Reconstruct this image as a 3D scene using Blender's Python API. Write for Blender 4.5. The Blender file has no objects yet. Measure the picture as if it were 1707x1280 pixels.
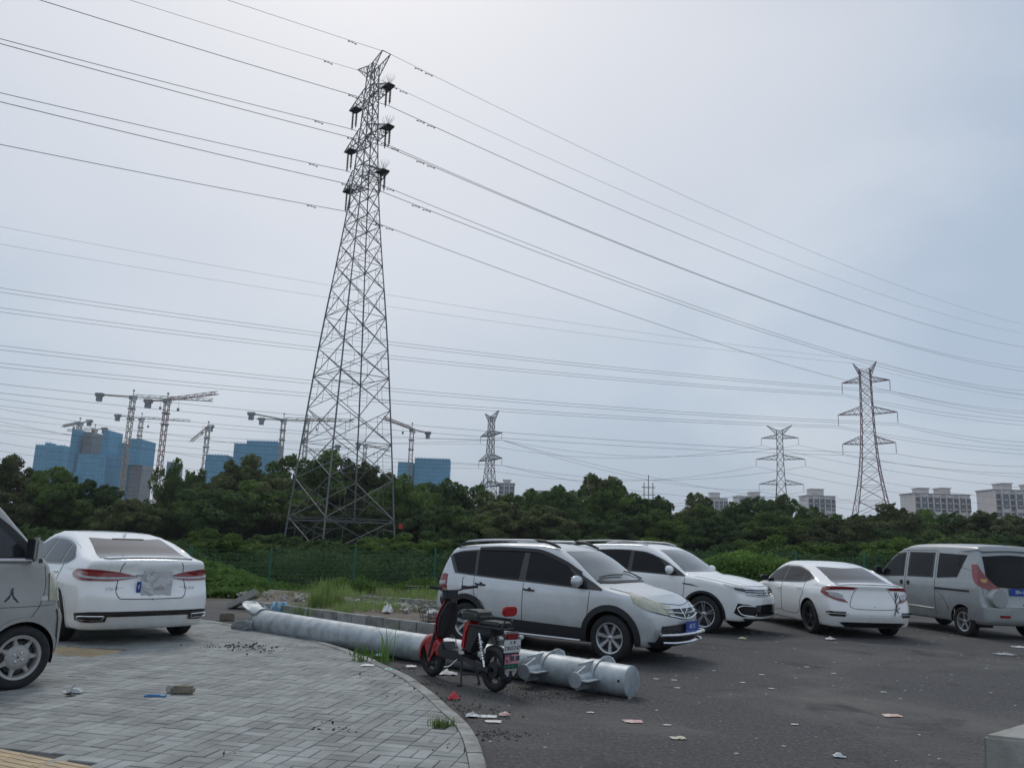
import bpy, bmesh, random, math
import numpy as np
from math import sin, cos, radians, pi, atan2, hypot, tan, degrees
from mathutils import Vector, Matrix
random.seed(7); RNG = np.random.default_rng(11)
scene = bpy.context.scene
COL = scene.collection
# ---------------------------------------------------------------- camera
W_PX, H_PX, F_PX = 1707, 1280, 1340.0
PITCH, ROLL, EYE = radians(11.1), radians(1.9), 1.6
_f = np.array([0, cos(PITCH), sin(PITCH)]); _r0 = np.array([1., 0, 0]); _u0 = np.cross(_r0, _f)
_r = _r0*cos(ROLL)+_u0*sin(ROLL); _u = -_r0*sin(ROLL)+_u0*cos(ROLL)
CAMP = np.array([0, 0, EYE])
cam_d = bpy.data.cameras.new('camera'); cam = bpy.data.objects.new('camera', cam_d); COL.objects.link(cam)
cam_d.sensor_width = 36; cam_d.lens = 36*F_PX/W_PX; cam_d.clip_start = .05; cam_d.clip_end = 6000
cam.matrix_world = Matrix(((_r[0], _u[0], -_f[0], 0), (_r[1], _u[1], -_f[1], 0), (_r[2], _u[2], -_f[2], EYE), (0, 0, 0, 1)))
scene.camera = cam
def ray(px, py): return _f+_r*(px-W_PX/2)/F_PX-_u*(py-H_PX/2)/F_PX
def G(px, py, z=0.):
    d = ray(px, py); return CAMP+d*((z-EYE)/d[2])
def AT(px, py, Y):
    d = ray(px, py); return CAMP+d*(Y/d[1])
# ---------------------------------------------------------------- light
SUN_EL, SUN_AZ = radians(50), radians(-14)      # azimuth from +Y towards +X
world = bpy.data.worlds.new('World'); scene.world = world; world.use_nodes = True
wn, wl = world.node_tree.nodes, world.node_tree.links
wn.clear()
def N(nodes, t, **k):
    n = nodes.new(t)
    for a, b in k.items(): setattr(n, a, b)
    return n
w_out = N(wn, 'ShaderNodeOutputWorld'); w_bg = N(wn, 'ShaderNodeBackground'); w_bg.inputs[1].default_value = .1
sky = N(wn, 'ShaderNodeTexSky', sky_type='NISHITA', sun_disc=False, sun_elevation=SUN_EL, sun_rotation=SUN_AZ, air_density=1.2, dust_density=3.0, ozone_density=1.5)
tc = N(wn, 'ShaderNodeTexCoord')
sdir = N(wn, 'ShaderNodeVectorMath', operation='DOT_PRODUCT'); nrm = N(wn, 'ShaderNodeVectorMath', operation='NORMALIZE')
wl.new(tc.outputs['Generated'], nrm.inputs[0]); wl.new(nrm.outputs[0], sdir.inputs[0])
sdir.inputs[1].default_value = (sin(SUN_AZ)*cos(SUN_EL), cos(SUN_AZ)*cos(SUN_EL), sin(SUN_EL))
glow = N(wn, 'ShaderNodeMapRange', interpolation_type='SMOOTHERSTEP'); glow.inputs[1].default_value = .62; glow.inputs[2].default_value = 1.0
glow.inputs[3].default_value = 0.0; glow.inputs[4].default_value = 1.0
wl.new(sdir.outputs['Value'], glow.inputs[0])
mp = N(wn, 'ShaderNodeMapping'); mp.inputs['Scale'].default_value = (1.0, 1.0, 2.2); wl.new(nrm.outputs[0], mp.inputs[0])
nz = N(wn, 'ShaderNodeTexNoise'); nz.inputs['Scale'].default_value = 2.3; nz.inputs['Detail'].default_value = 5; nz.inputs['Roughness'].default_value = .45; nz.inputs['Distortion'].default_value = .35
wl.new(mp.outputs[0], nz.inputs['Vector'])
cr = N(wn, 'ShaderNodeValToRGB'); cr.color_ramp.elements[0].position = .40; cr.color_ramp.elements[1].position = .61
cr.color_ramp.elements[0].color = (.45, .55, .68, 1); cr.color_ramp.elements[1].color = (.60, .675, .775, 1)
wl.new(nz.outputs[0], cr.inputs[0])
c10 = N(wn, 'ShaderNodeVectorMath', operation='SCALE'); c10.inputs['Scale'].default_value = 10.0; wl.new(cr.outputs[0], c10.inputs[0])
gm = N(wn, 'ShaderNodeMix', data_type='RGBA'); gm.inputs[7].default_value = (7.1, 7.4, 8.0, 1)
wl.new(glow.outputs[0], gm.inputs[0]); wl.new(c10.outputs[0], gm.inputs[6])
cm = N(wn, 'ShaderNodeMix', data_type='RGBA'); cm.inputs[0].default_value = .86
wl.new(sky.outputs[0], cm.inputs[6]); wl.new(gm.outputs[2], cm.inputs[7])
wl.new(cm.outputs[2], w_bg.inputs[0]); wl.new(w_bg.outputs[0], w_out.inputs[0])
sun_d = bpy.data.lights.new('sun', 'SUN'); sun_d.energy = .9; sun_d.angle = radians(14); sun_d.color = (1, .96, .9)
sun = bpy.data.objects.new('sun', sun_d); COL.objects.link(sun)
sun.rotation_euler = Vector((-sin(SUN_AZ)*cos(SUN_EL), -cos(SUN_AZ)*cos(SUN_EL), -sin(SUN_EL))).to_track_quat('-Z', 'Y').to_euler()
vs = scene.view_settings
vs.view_transform = 'Standard'; vs.look = 'None'; vs.gamma = 1; vs.use_curve_mapping = False; vs.exposure = 0.0

HAZE = .00022
# ---------------------------------------------------------------- materials
MATS = {}
def mat(name, col=(.5, .5, .5), rough=.6, metal=0., noise=0., nscale=8., bump=0., bscale=60., col2=None, spec=.5, coat=0., emit=None, detail=4, var=0., coord='Object', ramp=(.35, .65), ior=None):
    """principled with optional colour noise (col..col2) and fine relief"""
    if name in MATS: return MATS[name]
    m = bpy.data.materials.new(name); m.use_nodes = True
    n, l = m.node_tree.nodes, m.node_tree.links
    b = n['Principled BSDF']; b.inputs['Roughness'].default_value = rough; b.inputs['Metallic'].default_value = metal
    b.inputs['Specular IOR Level'].default_value = spec
    if ior: b.inputs['IOR'].default_value = ior
    b.inputs['Base Color'].default_value = (*col, 1)
    if coat: b.inputs['Coat Weight'].default_value = coat; b.inputs['Coat Roughness'].default_value = .04
    t = n.new('ShaderNodeTexCoord')
    if coord == 'pos': t = n.new('ShaderNodeNewGeometry'); coord = 'Position'
    src = None
    if col2 is None and noise: col2 = tuple(c*(1-noise) for c in col)
    if col2 is not None:
        z = n.new('ShaderNodeTexNoise'); z.inputs['Scale'].default_value = nscale; z.inputs['Detail'].default_value = detail; z.inputs['Roughness'].default_value = .62
        l.new(t.outputs[coord], z.inputs['Vector'])
        r = n.new('ShaderNodeValToRGB'); r.color_ramp.elements[0].position = ramp[0]; r.color_ramp.elements[1].position = ramp[1]
        r.color_ramp.elements[0].color = (*col2, 1); r.color_ramp.elements[1].color = (*col, 1)
        l.new(z.outputs[0], r.inputs[0]); src = r.outputs[0]
    if var:
        oi = n.new('ShaderNodeObjectInfo'); hs = n.new('ShaderNodeHueSaturation'); mr = n.new('ShaderNodeMapRange')
        mr.inputs[3].default_value = 1-var; mr.inputs[4].default_value = 1+var
        l.new(oi.outputs['Random'], mr.inputs[0]); l.new(mr.outputs[0], hs.inputs['Value'])
        if src is not None: l.new(src, hs.inputs['Color'])
        else: hs.inputs['Color'].default_value = (*col, 1)
        src = hs.outputs[0]
    if src is not None: l.new(src, b.inputs['Base Color'])
    if bump:
        z2 = n.new('ShaderNodeTexNoise'); z2.inputs['Scale'].default_value = bscale; z2.inputs['Detail'].default_value = 3
        l.new(t.outputs[coord], z2.inputs['Vector'])
        bp = n.new('ShaderNodeBump'); bp.inputs['Strength'].default_value = bump; bp.inputs['Distance'].default_value = .01
        l.new(z2.outputs[0], bp.inputs['Height']); l.new(bp.outputs[0], b.inputs['Normal'])
    if emit: b.inputs['Emission Color'].default_value = (*emit, 1); b.inputs['Emission Strength'].default_value = 1
    MATS[name] = m; return m
def leafmat(name, c1, c2, nscale=.6, var=.25):
    if name in MATS: return MATS[name]
    m = mat(name, c1, .8, col2=c2, nscale=nscale, var=var, spec=.08, detail=3, ramp=(.3, .7))
    n, l = m.node_tree.nodes, m.node_tree.links; b = n['Principled BSDF']
    tr = n.new('ShaderNodeBsdfTranslucent'); mx = n.new('ShaderNodeMixShader'); mx.inputs[0].default_value = .3
    src = b.inputs['Base Color'].links[0].from_socket; l.new(src, tr.inputs[0])
    l.new(b.outputs[0], mx.inputs[1]); l.new(tr.outputs[0], mx.inputs[2]); l.new(mx.outputs[0], n['Material Output'].inputs[0])
    return m
white = mat('white_paint', (.88, .89, .88), .16, coat=.6, noise=.05, nscale=3, spec=.5)
white_warm = mat('white_pearl_paint', (.89, .89, .88), .16, coat=.7, noise=.04, nscale=3)
silver = mat('silver_paint', (.60, .625, .64), .3, metal=.35, coat=.5, noise=.08, nscale=5)
silver_grey = mat('grey_silver_paint', (.36, .38, .385), .36, metal=.3, coat=.35, noise=.1, nscale=4)
silver_warm = mat('dusty_silver_paint', (.40, .40, .385), .4, metal=.25, coat=.3, noise=.12, nscale=4)
def grime(m, top=.62, amt=.5, colr=(.27, .25, .22)):
    n, l = m.node_tree.nodes, m.node_tree.links; b = n['Principled BSDF']; src = b.inputs['Base Color'].links[0].from_socket
    t = n.new('ShaderNodeTexCoord'); sp = n.new('ShaderNodeSeparateXYZ'); l.new(t.outputs['Object'], sp.inputs[0])
    z = n.new('ShaderNodeTexNoise'); z.inputs['Scale'].default_value = 7; z.inputs['Detail'].default_value = 9; z.inputs['Roughness'].default_value = .7; l.new(t.outputs['Object'], z.inputs['Vector'])
    r = n.new('ShaderNodeMapRange'); r.inputs[1].default_value = top; r.inputs[2].default_value = .2; l.new(sp.outputs[2], r.inputs[0])
    a = n.new('ShaderNodeMath'); a.operation = 'MULTIPLY_ADD'; l.new(z.outputs[0], a.inputs[0]); a.inputs[1].default_value = 1.6; a.inputs[2].default_value = -.35
    c_ = n.new('ShaderNodeMath'); c_.operation = 'MULTIPLY'; c_.use_clamp = True; l.new(a.outputs[0], c_.inputs[0]); l.new(r.outputs[0], c_.inputs[1])
    d = n.new('ShaderNodeMath'); d.operation = 'MULTIPLY'; l.new(c_.outputs[0], d.inputs[0]); d.inputs[1].default_value = amt
    x = n.new('ShaderNodeMix'); x.data_type = 'RGBA'; l.new(d.outputs[0], x.inputs[0]); l.new(src, x.inputs[6]); x.inputs[7].default_value = (*colr, 1); l.new(x.outputs[2], b.inputs['Base Color'])
for q in (white, white_warm): grime(q)
for q in (silver, silver_grey, silver_warm): grime(q, .8, .7, (.2, .19, .17))
glass_dark = mat('tinted_glass', (.008, .009, .011), .08, spec=.2)
glass_rear = mat('rear_window_glass', (.020, .024, .029), .1, spec=.55, coat=.1, noise=.2, nscale=2)
glass_wind = mat('windscreen_glass', (.10, .135, .155), .1, spec=.7, coat=.45, noise=.35, nscale=2.5)
plastic = mat('black_plastic', (.014, .015, .018), .5, bump=.1, bscale=300)
gloss_black = mat('gloss_black', (.008, .008, .009), .15, coat=.5)
rubber = mat('tyre_rubber', (.022, .022, .023), .85, noise=.3, nscale=14, bump=.2, bscale=90)
alloy = mat('alloy_wheel', (.52, .53, .55), .33, metal=.7, noise=.15, nscale=12)
alloy_dull = mat('painted_steel_wheel_cover', (.42, .41, .39), .5, metal=.2, noise=.2, nscale=10)
black_rim = mat('black_rim', (.02, .02, .022), .35)
chrome = mat('chrome', (.75, .76, .78), .12, metal=1.)
red_lamp = mat('red_lamp', (.30, .005, .01), .14, coat=.9, col2=(.12, .002, .004), nscale=25)
clear_lamp = mat('clear_lamp', (.5, .52, .53), .15, coat=.9, col2=(.25, .27, .28), nscale=30)
yellow_lamp = mat('yellowed_lamp', (.48, .48, .36), .18, coat=.8, col2=(.33, .33, .25), nscale=14)
amber = mat('amber_lamp', (.5, .3, .08), .2, coat=.5)
seam = mat('shut_line', (.02, .02, .022), .8)
galv = mat('galvanised_steel', (.45, .49, .51), .5, metal=.35, ramp=(.38, .6), col2=(.29, .325, .345), nscale=6, bump=.06, bscale=30, detail=8)
steel_grey = mat('pylon_steel', (.20, .205, .21), .6, metal=.3, noise=.3, nscale=.7)
steel_far = mat('far_pylon_steel', (.14, .13, .15), .7, metal=.1)
steel_red = mat('far_pylon_pink_steel', (.22, .13, .15), .7, metal=.1)
dark_steel = mat('dark_steel', (.03, .03, .033), .6)
insul = mat('insulator_rubber', (.035, .022, .02), .5)
wire_m = mat('wire_aluminium', (.10, .10, .11), .6, metal=.3)
concrete = mat('concrete', (.40, .39, .36), .9, col2=(.27, .265, .24), nscale=5, bump=.4, bscale=45, detail=8)
concrete_b = mat('concrete_stained', (.36, .355, .33), .92, col2=(.2, .19, .16), nscale=3, bump=.5, bscale=40, detail=9)
kerbm = mat('kerb_stone', (.36, .365, .35), .9, coord='pos', ramp=(.38, .62), col2=(.20, .195, .175), nscale=4, bump=.35, bscale=70, var=.12, detail=8)
paver = mat('grey_paver', (.295, .31, .30), .82, coord='pos', ramp=(.3, .62), col2=(.165, .172, .168), nscale=2.2, bump=.35, bscale=110, var=.2, detail=8)
paver_stuff = mat('grey_paver_far', (.33, .345, .36), .82, col2=(.21, .22, .23), nscale=3.7, bump=.3, bscale=90, detail=8)
paver_y = mat('yellow_tactile_paver', (.47, .36, .22), .85, col2=(.36, .29, .2), nscale=4, bump=.3, bscale=100, var=.12, detail=8)
joint = mat('joint_sand', (.075, .073, .068), .95, noise=.3, nscale=20)
blue_net = mat('blue_scaffold_net', (.12, .38, .55), .9, col2=(.08, .30, .47), nscale=.25, detail=8)
blue_net2 = mat('pale_blue_scaffold_net', (.13, .41, .57), .8, col2=(.09, .32, .48), nscale=.3, detail=8)
bld_grey = mat('raw_concrete_wall', (.30, .305, .31), .9, noise=.15, nscale=.3)
bld_pale = mat('pale_render', (.62, .60, .60), .9, noise=.1, nscale=.2)
bld_pale2 = mat('pinkish_render', (.64, .59, .58), .9, noise=.1, nscale=.2)
win_far = mat('far_window', (.12, .14, .165), .35)
crane_m = mat('crane_paint', (.36, .31, .25), .7, noise=.2, nscale=.1)
crane_r = mat('red_crane_paint', (.33, .19, .17), .7, noise=.2, nscale=.1)
crane_w = mat('grey_crane_weight', (.16, .17, .18), .8)
green_wire = mat('green_coated_wire', (.022, .125, .075), .5)
net_line = mat('scaffold_line', (.07, .26, .42), .9)
bark = mat('bark', (.07, .06, .045), .95, noise=.4, nscale=6)
soil = mat('soil', (.17, .145, .115), .95, col2=(.095, .085, .07), nscale=6, bump=1., bscale=18, detail=10)
blue_pl = mat('blue_plate', (.01, .05, .30), .4)
blue_pk = mat('blue_plastic', (.06, .20, .42), .45, noise=.3, nscale=30)
white_pl = mat('white_film', (.62, .63, .62), .5, noise=.12, nscale=20)
red_paint = mat('red_scooter_paint', (.36, .008, .014), .25, coat=.6)
red_plastic = mat('red_plastic', (.42, .015, .02), .4, noise=.3, nscale=30)
seat_m = mat('seat_vinyl', (.028, .036, .034), .6, bump=.3, bscale=200)
brick_m = mat('rough_brick', (.24, .21, .16), .95, col2=(.14, .13, .10), nscale=14, bump=.8, bscale=60, detail=8)
ink_blue = mat('blue_lettering', (.03, .05, .22), .6); ink_dark = mat('dark_lettering', (.05, .06, .09), .6)
ink_white = mat('white_lettering', (.7, .7, .7), .6); ink_black = mat('black_lettering', (.02, .02, .02), .6)
ink_green = mat('green_lettering', (.02, .35, .2), .6); pink_pl = mat('pink_sticker', (.62, .25, .3), .6)
green_leaf = [leafmat('dark_leaves', (.105, .165, .055), (.040, .072, .030)), leafmat('green_leaves', (.155, .23, .058), (.058, .10, .034)), leafmat('olive_leaves', (.19, .215, .085), (.070, .092, .042))]
weed_leaf = leafmat('weed_leaves', (.17, .28, .07), (.075, .14, .04), nscale=1.2)
grass_m = leafmat('grass_blades', (.27, .36, .12), (.14, .21, .07), nscale=1.5)
dry_m = leafmat('dry_grass', (.32, .29, .18), (.2, .18, .11), nscale=1.5)

# ---------------------------------------------------------------- mesh helpers
def link(name, me, parent=None, m=None, loc=None, rot=None, scl=None):
    o = bpy.data.objects.new(name, me); COL.objects.link(o)
    if parent is not None: o.parent = parent
    if m is not None and me is not None and not me.materials: me.materials.append(m)
    if loc is not None: o.location = loc
    if rot is not None: o.rotation_euler = rot
    if scl is not None: o.scale = scl
    return o
def tag(o, label=None, cat=None, group=None, kind=None):
    for k, v in (('label', label), ('category', cat), ('group', group), ('kind', kind)):
        if v: o[k] = v
    return o
def thing(name, label, cat, loc=(0, 0, 0), rz=0., group=None):
    o = link(name, None, loc=loc, rot=(0, 0, rz)); o.empty_display_size = .2
    return tag(o, label, cat, group)
def basis(d):
    d = np.asarray(d, float); d = d/np.linalg.norm(d)
    a = np.array([0, 0, 1.]) if abs(d[2]) < .95 else np.array([1., 0, 0])
    s = np.cross(d, a); s /= np.linalg.norm(s); return d, s, np.cross(s, d)
class MB:
    def __init__(s): s.v = []; s.f = []; s.n = 0
    def add(s, v, f):
        v = np.asarray(v, float).reshape(-1, 3); s.v.append(v)
        s.f.extend([tuple(int(i)+s.n for i in q) for q in f]); s.n += len(v); return s
    def box(s, c, size, rz=0., R=None, taper=1.):
        x, y, z = [q/2 for q in size]
        v = np.array([(-x, -y, -z), (x, -y, -z), (x, y, -z), (-x, y, -z), (-x*taper, -y*taper, z), (x*taper, -y*taper, z), (x*taper, y*taper, z), (-x*taper, y*taper, z)])
        if rz: v = v@np.array([[cos(rz), sin(rz), 0], [-sin(rz), cos(rz), 0], [0, 0, 1]])
        if R is not None: v = v@np.asarray(R).T
        return s.add(v+np.asarray(c), [(0, 3, 2, 1), (4, 5, 6, 7), (0, 1, 5, 4), (1, 2, 6, 5), (2, 3, 7, 6), (3, 0, 4, 7)])
    def bar(s, p, q, w, h=None):
        p, q = np.asarray(p, float), np.asarray(q, float); h = h or w
        d, a, b = basis(q-p); a = a*w/2; b = b*h/2
        v = [p-a-b, p+a-b, p+a+b, p-a+b, q-a-b, q+a-b, q+a+b, q-a+b]
        return s.add(v, [(0, 1, 2, 3), (7, 6, 5, 4), (0, 4, 5, 1), (1, 5, 6, 2), (2, 6, 7, 3), (3, 7, 4, 0)])
    def tube(s, pts, r, n=8, cap=True):
        pts = np.asarray(pts, float); k = len(pts); rr = np.broadcast_to(r, (k,))
        t = np.gradient(pts, axis=0); v = []
        _, a, b = basis(t[0])
        for i in range(k):
            d = t[i]/np.linalg.norm(t[i]); a = a-d*(a@d); a /= np.linalg.norm(a); b = np.cross(d, a)
            for j in range(n):
                an = 2*pi*j/n; v.append(pts[i]+(a*cos(an)+b*sin(an))*rr[i])
        f = [(i*n+j, i*n+(j+1) % n, (i+1)*n+(j+1) % n, (i+1)*n+j) for i in range(k-1) for j in range(n)]
        if cap: f += [tuple(range(n))[::-1], tuple((k-1)*n+j for j in range(n))]
        return s.add(v, f)
    def lathe(s, prof, c=(0, 0, 0), axis='y', n=32, a0=0., a1=2*pi, cap=False):
        """prof: (radius, offset along axis)"""
        full = abs(a1-a0-2*pi) < 1e-6; m = n if full else n+1; v = []
        for r, h in prof:
            for j in range(m):
                an = a0+(a1-a0)*j/n; p = (r*cos(an), r*sin(an))
                v.append({'y': (p[0], h, p[1]), 'z': (p[0], p[1], h), 'x': (h, p[0], p[1])}[axis])
        f = []
        for i in range(len(prof)-1):
            for j in range(n):
                k = (j+1) % m if full else j+1
                f.append((i*m+j, i*m+k, (i+1)*m+k, (i+1)*m+j))
        if cap: f += [tuple(range(m)), tuple((len(prof)-1)*m+j for j in range(m))[::-1]]
        return s.add(np.array(v)+np.asarray(c), f)
    def prism(s, poly, o, ex, ey, ez, t):
        """poly in (a,b) -> o+ex*a+ey*b, extruded t along ez (both sides t/2)"""
        o, ex, ey, ez = [np.asarray(q, float) for q in (o, ex, ey, ez)]
        n = len(poly); v = [o+ex*a+ey*b-ez*t/2 for a, b in poly]+[o+ex*a+ey*b+ez*t/2 for a, b in poly]
        return s.add(v, [tuple(range(n))[::-1], tuple(range(n, 2*n))]+[(i, (i+1) % n, n+(i+1) % n, n+i) for i in range(n)])
    def mesh(s, name, m=None, smooth=False):
        me = bpy.data.meshes.new(name)
        if s.v: me.from_pydata(np.concatenate(s.v).tolist(), [], s.f)
        if m is not None: me.materials.append(m)
        if smooth: me.shade_smooth() if hasattr(me, 'shade_smooth') else None
        return me
    def build(s, name, m=None, parent=None, smooth=False, bev=0., loc=None, rot=None, recalc=False, auto=None):
        me = s.mesh(name, m)
        if bev or recalc:
            b = bmesh.new(); b.from_mesh(me)
            if recalc: bmesh.ops.recalc_face_normals(b, faces=b.faces)
            if bev:
                es = [e for e in b.edges if len(e.link_faces) == 2 and e.calc_face_angle(0) > .5]
                bmesh.ops.bevel(b, geom=es, offset=bev, segments=2, affect='EDGES', clamp_overlap=True)
            b.to_mesh(me); b.free()
        if smooth:
            me.polygons.foreach_set('use_smooth', [True]*len(me.polygons))
            if auto is None: auto = 35
            try: me.set_sharp_from_angle(angle=radians(auto))
            except Exception: pass
        return link(name, me, parent, loc=loc, rot=rot)
def quads_mesh(name, V, m, tri=False):
    """V: (n,4,3) array of loose quads (or n,3,3)"""
    k = V.shape[1]; n = V.shape[0]; me = bpy.data.meshes.new(name)
    me.vertices.add(n*k); me.vertices.foreach_set('co', V.reshape(-1).astype('f4'))
    me.loops.add(n*k); me.loops.foreach_set('vertex_index', np.arange(n*k, dtype='i4'))
    me.polygons.add(n); me.polygons.foreach_set('loop_start', np.arange(0, n*k, k, dtype='i4'))
    try: me.polygons.foreach_set('loop_total', np.full(n, k, dtype='i4'))
    except Exception: pass
    me.update(calc_edges=True); me.materials.append(m); return me
def pchip(xs, ys):
    xs = np.array(xs, float); ys = np.array(ys, float)
    if xs[0] > xs[-1]: xs, ys = xs[::-1], ys[::-1]
    h = np.diff(xs); dl = np.diff(ys)/h; n = len(xs); d = np.zeros(n)
    for i in range(1, n-1):
        if dl[i-1]*dl[i] > 0:
            w1, w2 = 2*h[i]+h[i-1], h[i]+2*h[i-1]; d[i] = (w1+w2)/(w1/dl[i-1]+w2/dl[i])
    d[0], d[-1] = dl[0], dl[-1]
    def f(x):
        x = np.clip(np.asarray(x, float), xs[0], xs[-1]); i = np.clip(np.searchsorted(xs, x)-1, 0, n-2)
        t = (x-xs[i])/h[i]
        return ys[i]*(1+2*t)*(1-t)**2+d[i]*h[i]*t*(1-t)**2+ys[i+1]*t*t*(3-2*t)+d[i+1]*h[i]*t*t*(t-1)
    return f
def curve(pts, n, closed=False):
    """resample a polyline smoothly (catmull) to n points"""
    P = np.asarray(pts, float); s = np.r_[0, np.cumsum(np.linalg.norm(np.diff(P, axis=0), axis=1))]
    if len(P) == 2: 
        t = np.linspace(0, 1, n)[:, None]; return P[0]*(1-t)+P[1]*t
    fs = [pchip(s, P[:, k]) for k in range(P.shape[1])]; q = np.linspace(0, s[-1], n)
    return np.stack([f(q) for f in fs], 1)
def text_mesh(body, size, name, m, ext=.001):
    cu = bpy.data.curves.new('lettering', 'FONT'); cu.body = body; cu.size = size; cu.align_x = 'CENTER'; cu.align_y = 'CENTER'; cu.extrude = ext; cu.resolution_u = 2
    o = bpy.data.objects.new('t', cu); COL.objects.link(o); dg = bpy.context.evaluated_depsgraph_get()
    me = bpy.data.meshes.new_from_object(o.evaluated_get(dg)); bpy.data.objects.remove(o); me.name = name
    me.materials.clear(); me.materials.append(m); return me
def frame_rot(ex, ey):
    ex = Vector(ex).normalized(); ey = Vector(ey); ez = ex.cross(ey).normalized(); ey = ez.cross(ex)
    return Matrix((ex, ey, ez)).transposed().to_euler()
# ================================================================ GROUND
PZ = .08
def ground_h(x, y):
    """asphalt flat, verge and field fall gently behind it"""
    x = np.asarray(x, float); y = np.asarray(y, float)
    edge = np.interp(x, [-30, -8, 0, 4, 30], [19, 20, 22.5, 23.5, 25]); t = np.clip((y-edge)/5, 0, 1); t = t*t*(3-2*t)
    low = np.interp(x, [-30, -7, 0, 10, 30], [-.30, -.30, -.15, .05, .2])
    return t*low
gx = np.r_[-1500, -800, -200, np.arange(-60, 61, 2.), 200, 800, 1500]; gy = np.r_[-60, -10, np.arange(0, 60, 1.5), 80, 200, 800, 1500]
X, Y = np.meshgrid(gx, gy, indexing='ij'); Z = ground_h(X, Y)-.02
V = np.stack([X, Y, Z], -1).reshape(-1, 3); ny = len(gy)
g = MB().add(V, [(i*ny+j, (i+1)*ny+j, (i+1)*ny+j+1, i*ny+j+1) for i in range(len(gx)-1) for j in range(ny-1)]).build('ground', mat('field_ground', (.09, .10, .05), .95, col2=(.06, .05, .035), nscale=.8, bump=.5, bscale=8, coord='Object', detail=8), None, smooth=True)
tag(g, kind='structure')
def asphalt_mat():
    m = mat('asphalt', (.066, .064, .065), .88, col2=(.045, .044, .046), nscale=.55, bump=1., bscale=55, detail=10, ramp=(.3, .7))
    n, l = m.node_tree.nodes, m.node_tree.links; b = n['Principled BSDF']; src = b.inputs['Base Color'].links[0].from_socket
    t = n.new('ShaderNodeTexCoord')
    def noise(sc, d=4, ro=.6, dist=0):
        z = n.new('ShaderNodeTexNoise'); z.inputs['Scale'].default_value = sc; z.inputs['Detail'].default_value = d; z.inputs['Roughness'].default_value = ro; z.inputs['Distortion'].default_value = dist
        l.new(t.outputs['Object'], z.inputs['Vector']); return z.outputs[0]
    def mixc(fac, a, colr, lo, hi, amt):
        r = n.new('ShaderNodeMapRange'); r.inputs[1].default_value = lo; r.inputs[2].default_value = hi; r.inputs[4].default_value = amt; l.new(fac, r.inputs[0])
        x = n.new('ShaderNodeMix'); x.data_type = 'RGBA'; l.new(r.outputs[0], x.inputs[0]); l.new(a, x.inputs[6]); x.inputs[7].default_value = (*colr, 1); return x.outputs[2]
    s0 = mixc(noise(17, 6, .9), src, (.024, .024, .026), .52, .42, .9)
    s1 = mixc(noise(26, 5, .9), s0, (.17, .165, .155), .53, .62, .8)      # pale aggregate
    s2 = mixc(noise(.36, 8, .65, .5), s1, (.125, .118, .105), .50, .68, .8)    # dusty mud film
    s3 = mixc(noise(.9, 6, .6, .5), s2, (.02, .019, .02), .57, .66, .8)   # oil stains
    s4 = mixc(noise(3.4, 8, .7), s3, (.13, .125, .115), .64, .72, .45)
    l.new(s4, b.inputs['Base Color']); return m
amat = asphalt_mat()
# car-park surface as its own sheet, 4 mm above the ground
ap = [(-9.5, 20.6), (-6.5, 21.5), (-2, 22.6), (4, 24), (10, 25), (40, 26), (40, -8), (-9.5, -8)]
xs_ = np.linspace(-10, 40, 40); rows = []
v = []; f = []
nyy = 30
for i, x in enumerate(xs_):
    ymax = float(np.interp(x, [-10, -6.5, -2, 4, 10, 40], [19.2, 20.2, 21.8, 23.3, 24.3, 25.3]))+.25*sin(x*2.1)+.15*sin(x*5.3)
    for j in range(nyy):
        y = -8+(ymax+8)*j/(nyy-1); v.append((x, y, float(ground_h(x, y))+.0))
f = [(i*nyy+j, (i+1)*nyy+j, (i+1)*nyy+j+1, i*nyy+j+1) for i in range(39) for j in range(nyy-1)]
tag(MB().add(v, f).build('asphalt_car_park', amat, None, smooth=True), kind='structure')

# ---------------------------------------------------------------- paving with a curved kerb
kpx = [(818, 1330), (812, 1280), (803, 1247), (788, 1215), (752, 1180), (717, 1150), (688, 1130), (638, 1106), (590, 1086), (540, 1070), (500, 1059), (440, 1049), (385, 1040), (340, 1033), (300, 1028)]
K = np.array([G(a, b, PZ)[:2] for a, b in kpx]); K = np.vstack([K[0]+(K[0]-K[1])*3.0, K, K[-1]+(K[-1]-K[-2])*6])
Kc = curve(K, 600)
def clip_kerb_in(d):
    t = np.gradient(Kc, axis=0); t /= np.linalg.norm(t, axis=1)[:, None]; n = np.stack([-t[:, 1], t[:, 0]], 1); return Kc+n*d
Kin = clip_kerb_in(.12)
inside_side = np.sign(np.cross(Kc[300]-Kc[299], np.array([-6., 8])-Kc[299]))
Kin = clip_kerb_in(.125*inside_side)
pave = link('paving', None); pave.data = None
base = MB(); bpoly = [tuple(p) for p in Kin[::6]]+[(-14, Kin[-1][1]), (-14, -3), (Kin[0][0], -3)]
bm_ = bmesh.new(); vs_ = [bm_.verts.new((x, y, PZ-.012)) for x, y in bpoly]; fc = bm_.faces.new(vs_); 
if fc.normal.z < 0: fc.normal_flip()
bmesh.ops.triangulate(bm_, faces=[fc]); me = bpy.data.meshes.new('paving'); bm_.to_mesh(me); bm_.free(); me.materials.append(joint)
bpy.data.objects.remove(pave); pave = link('paving', me); tag(pave, kind='structure')
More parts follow.
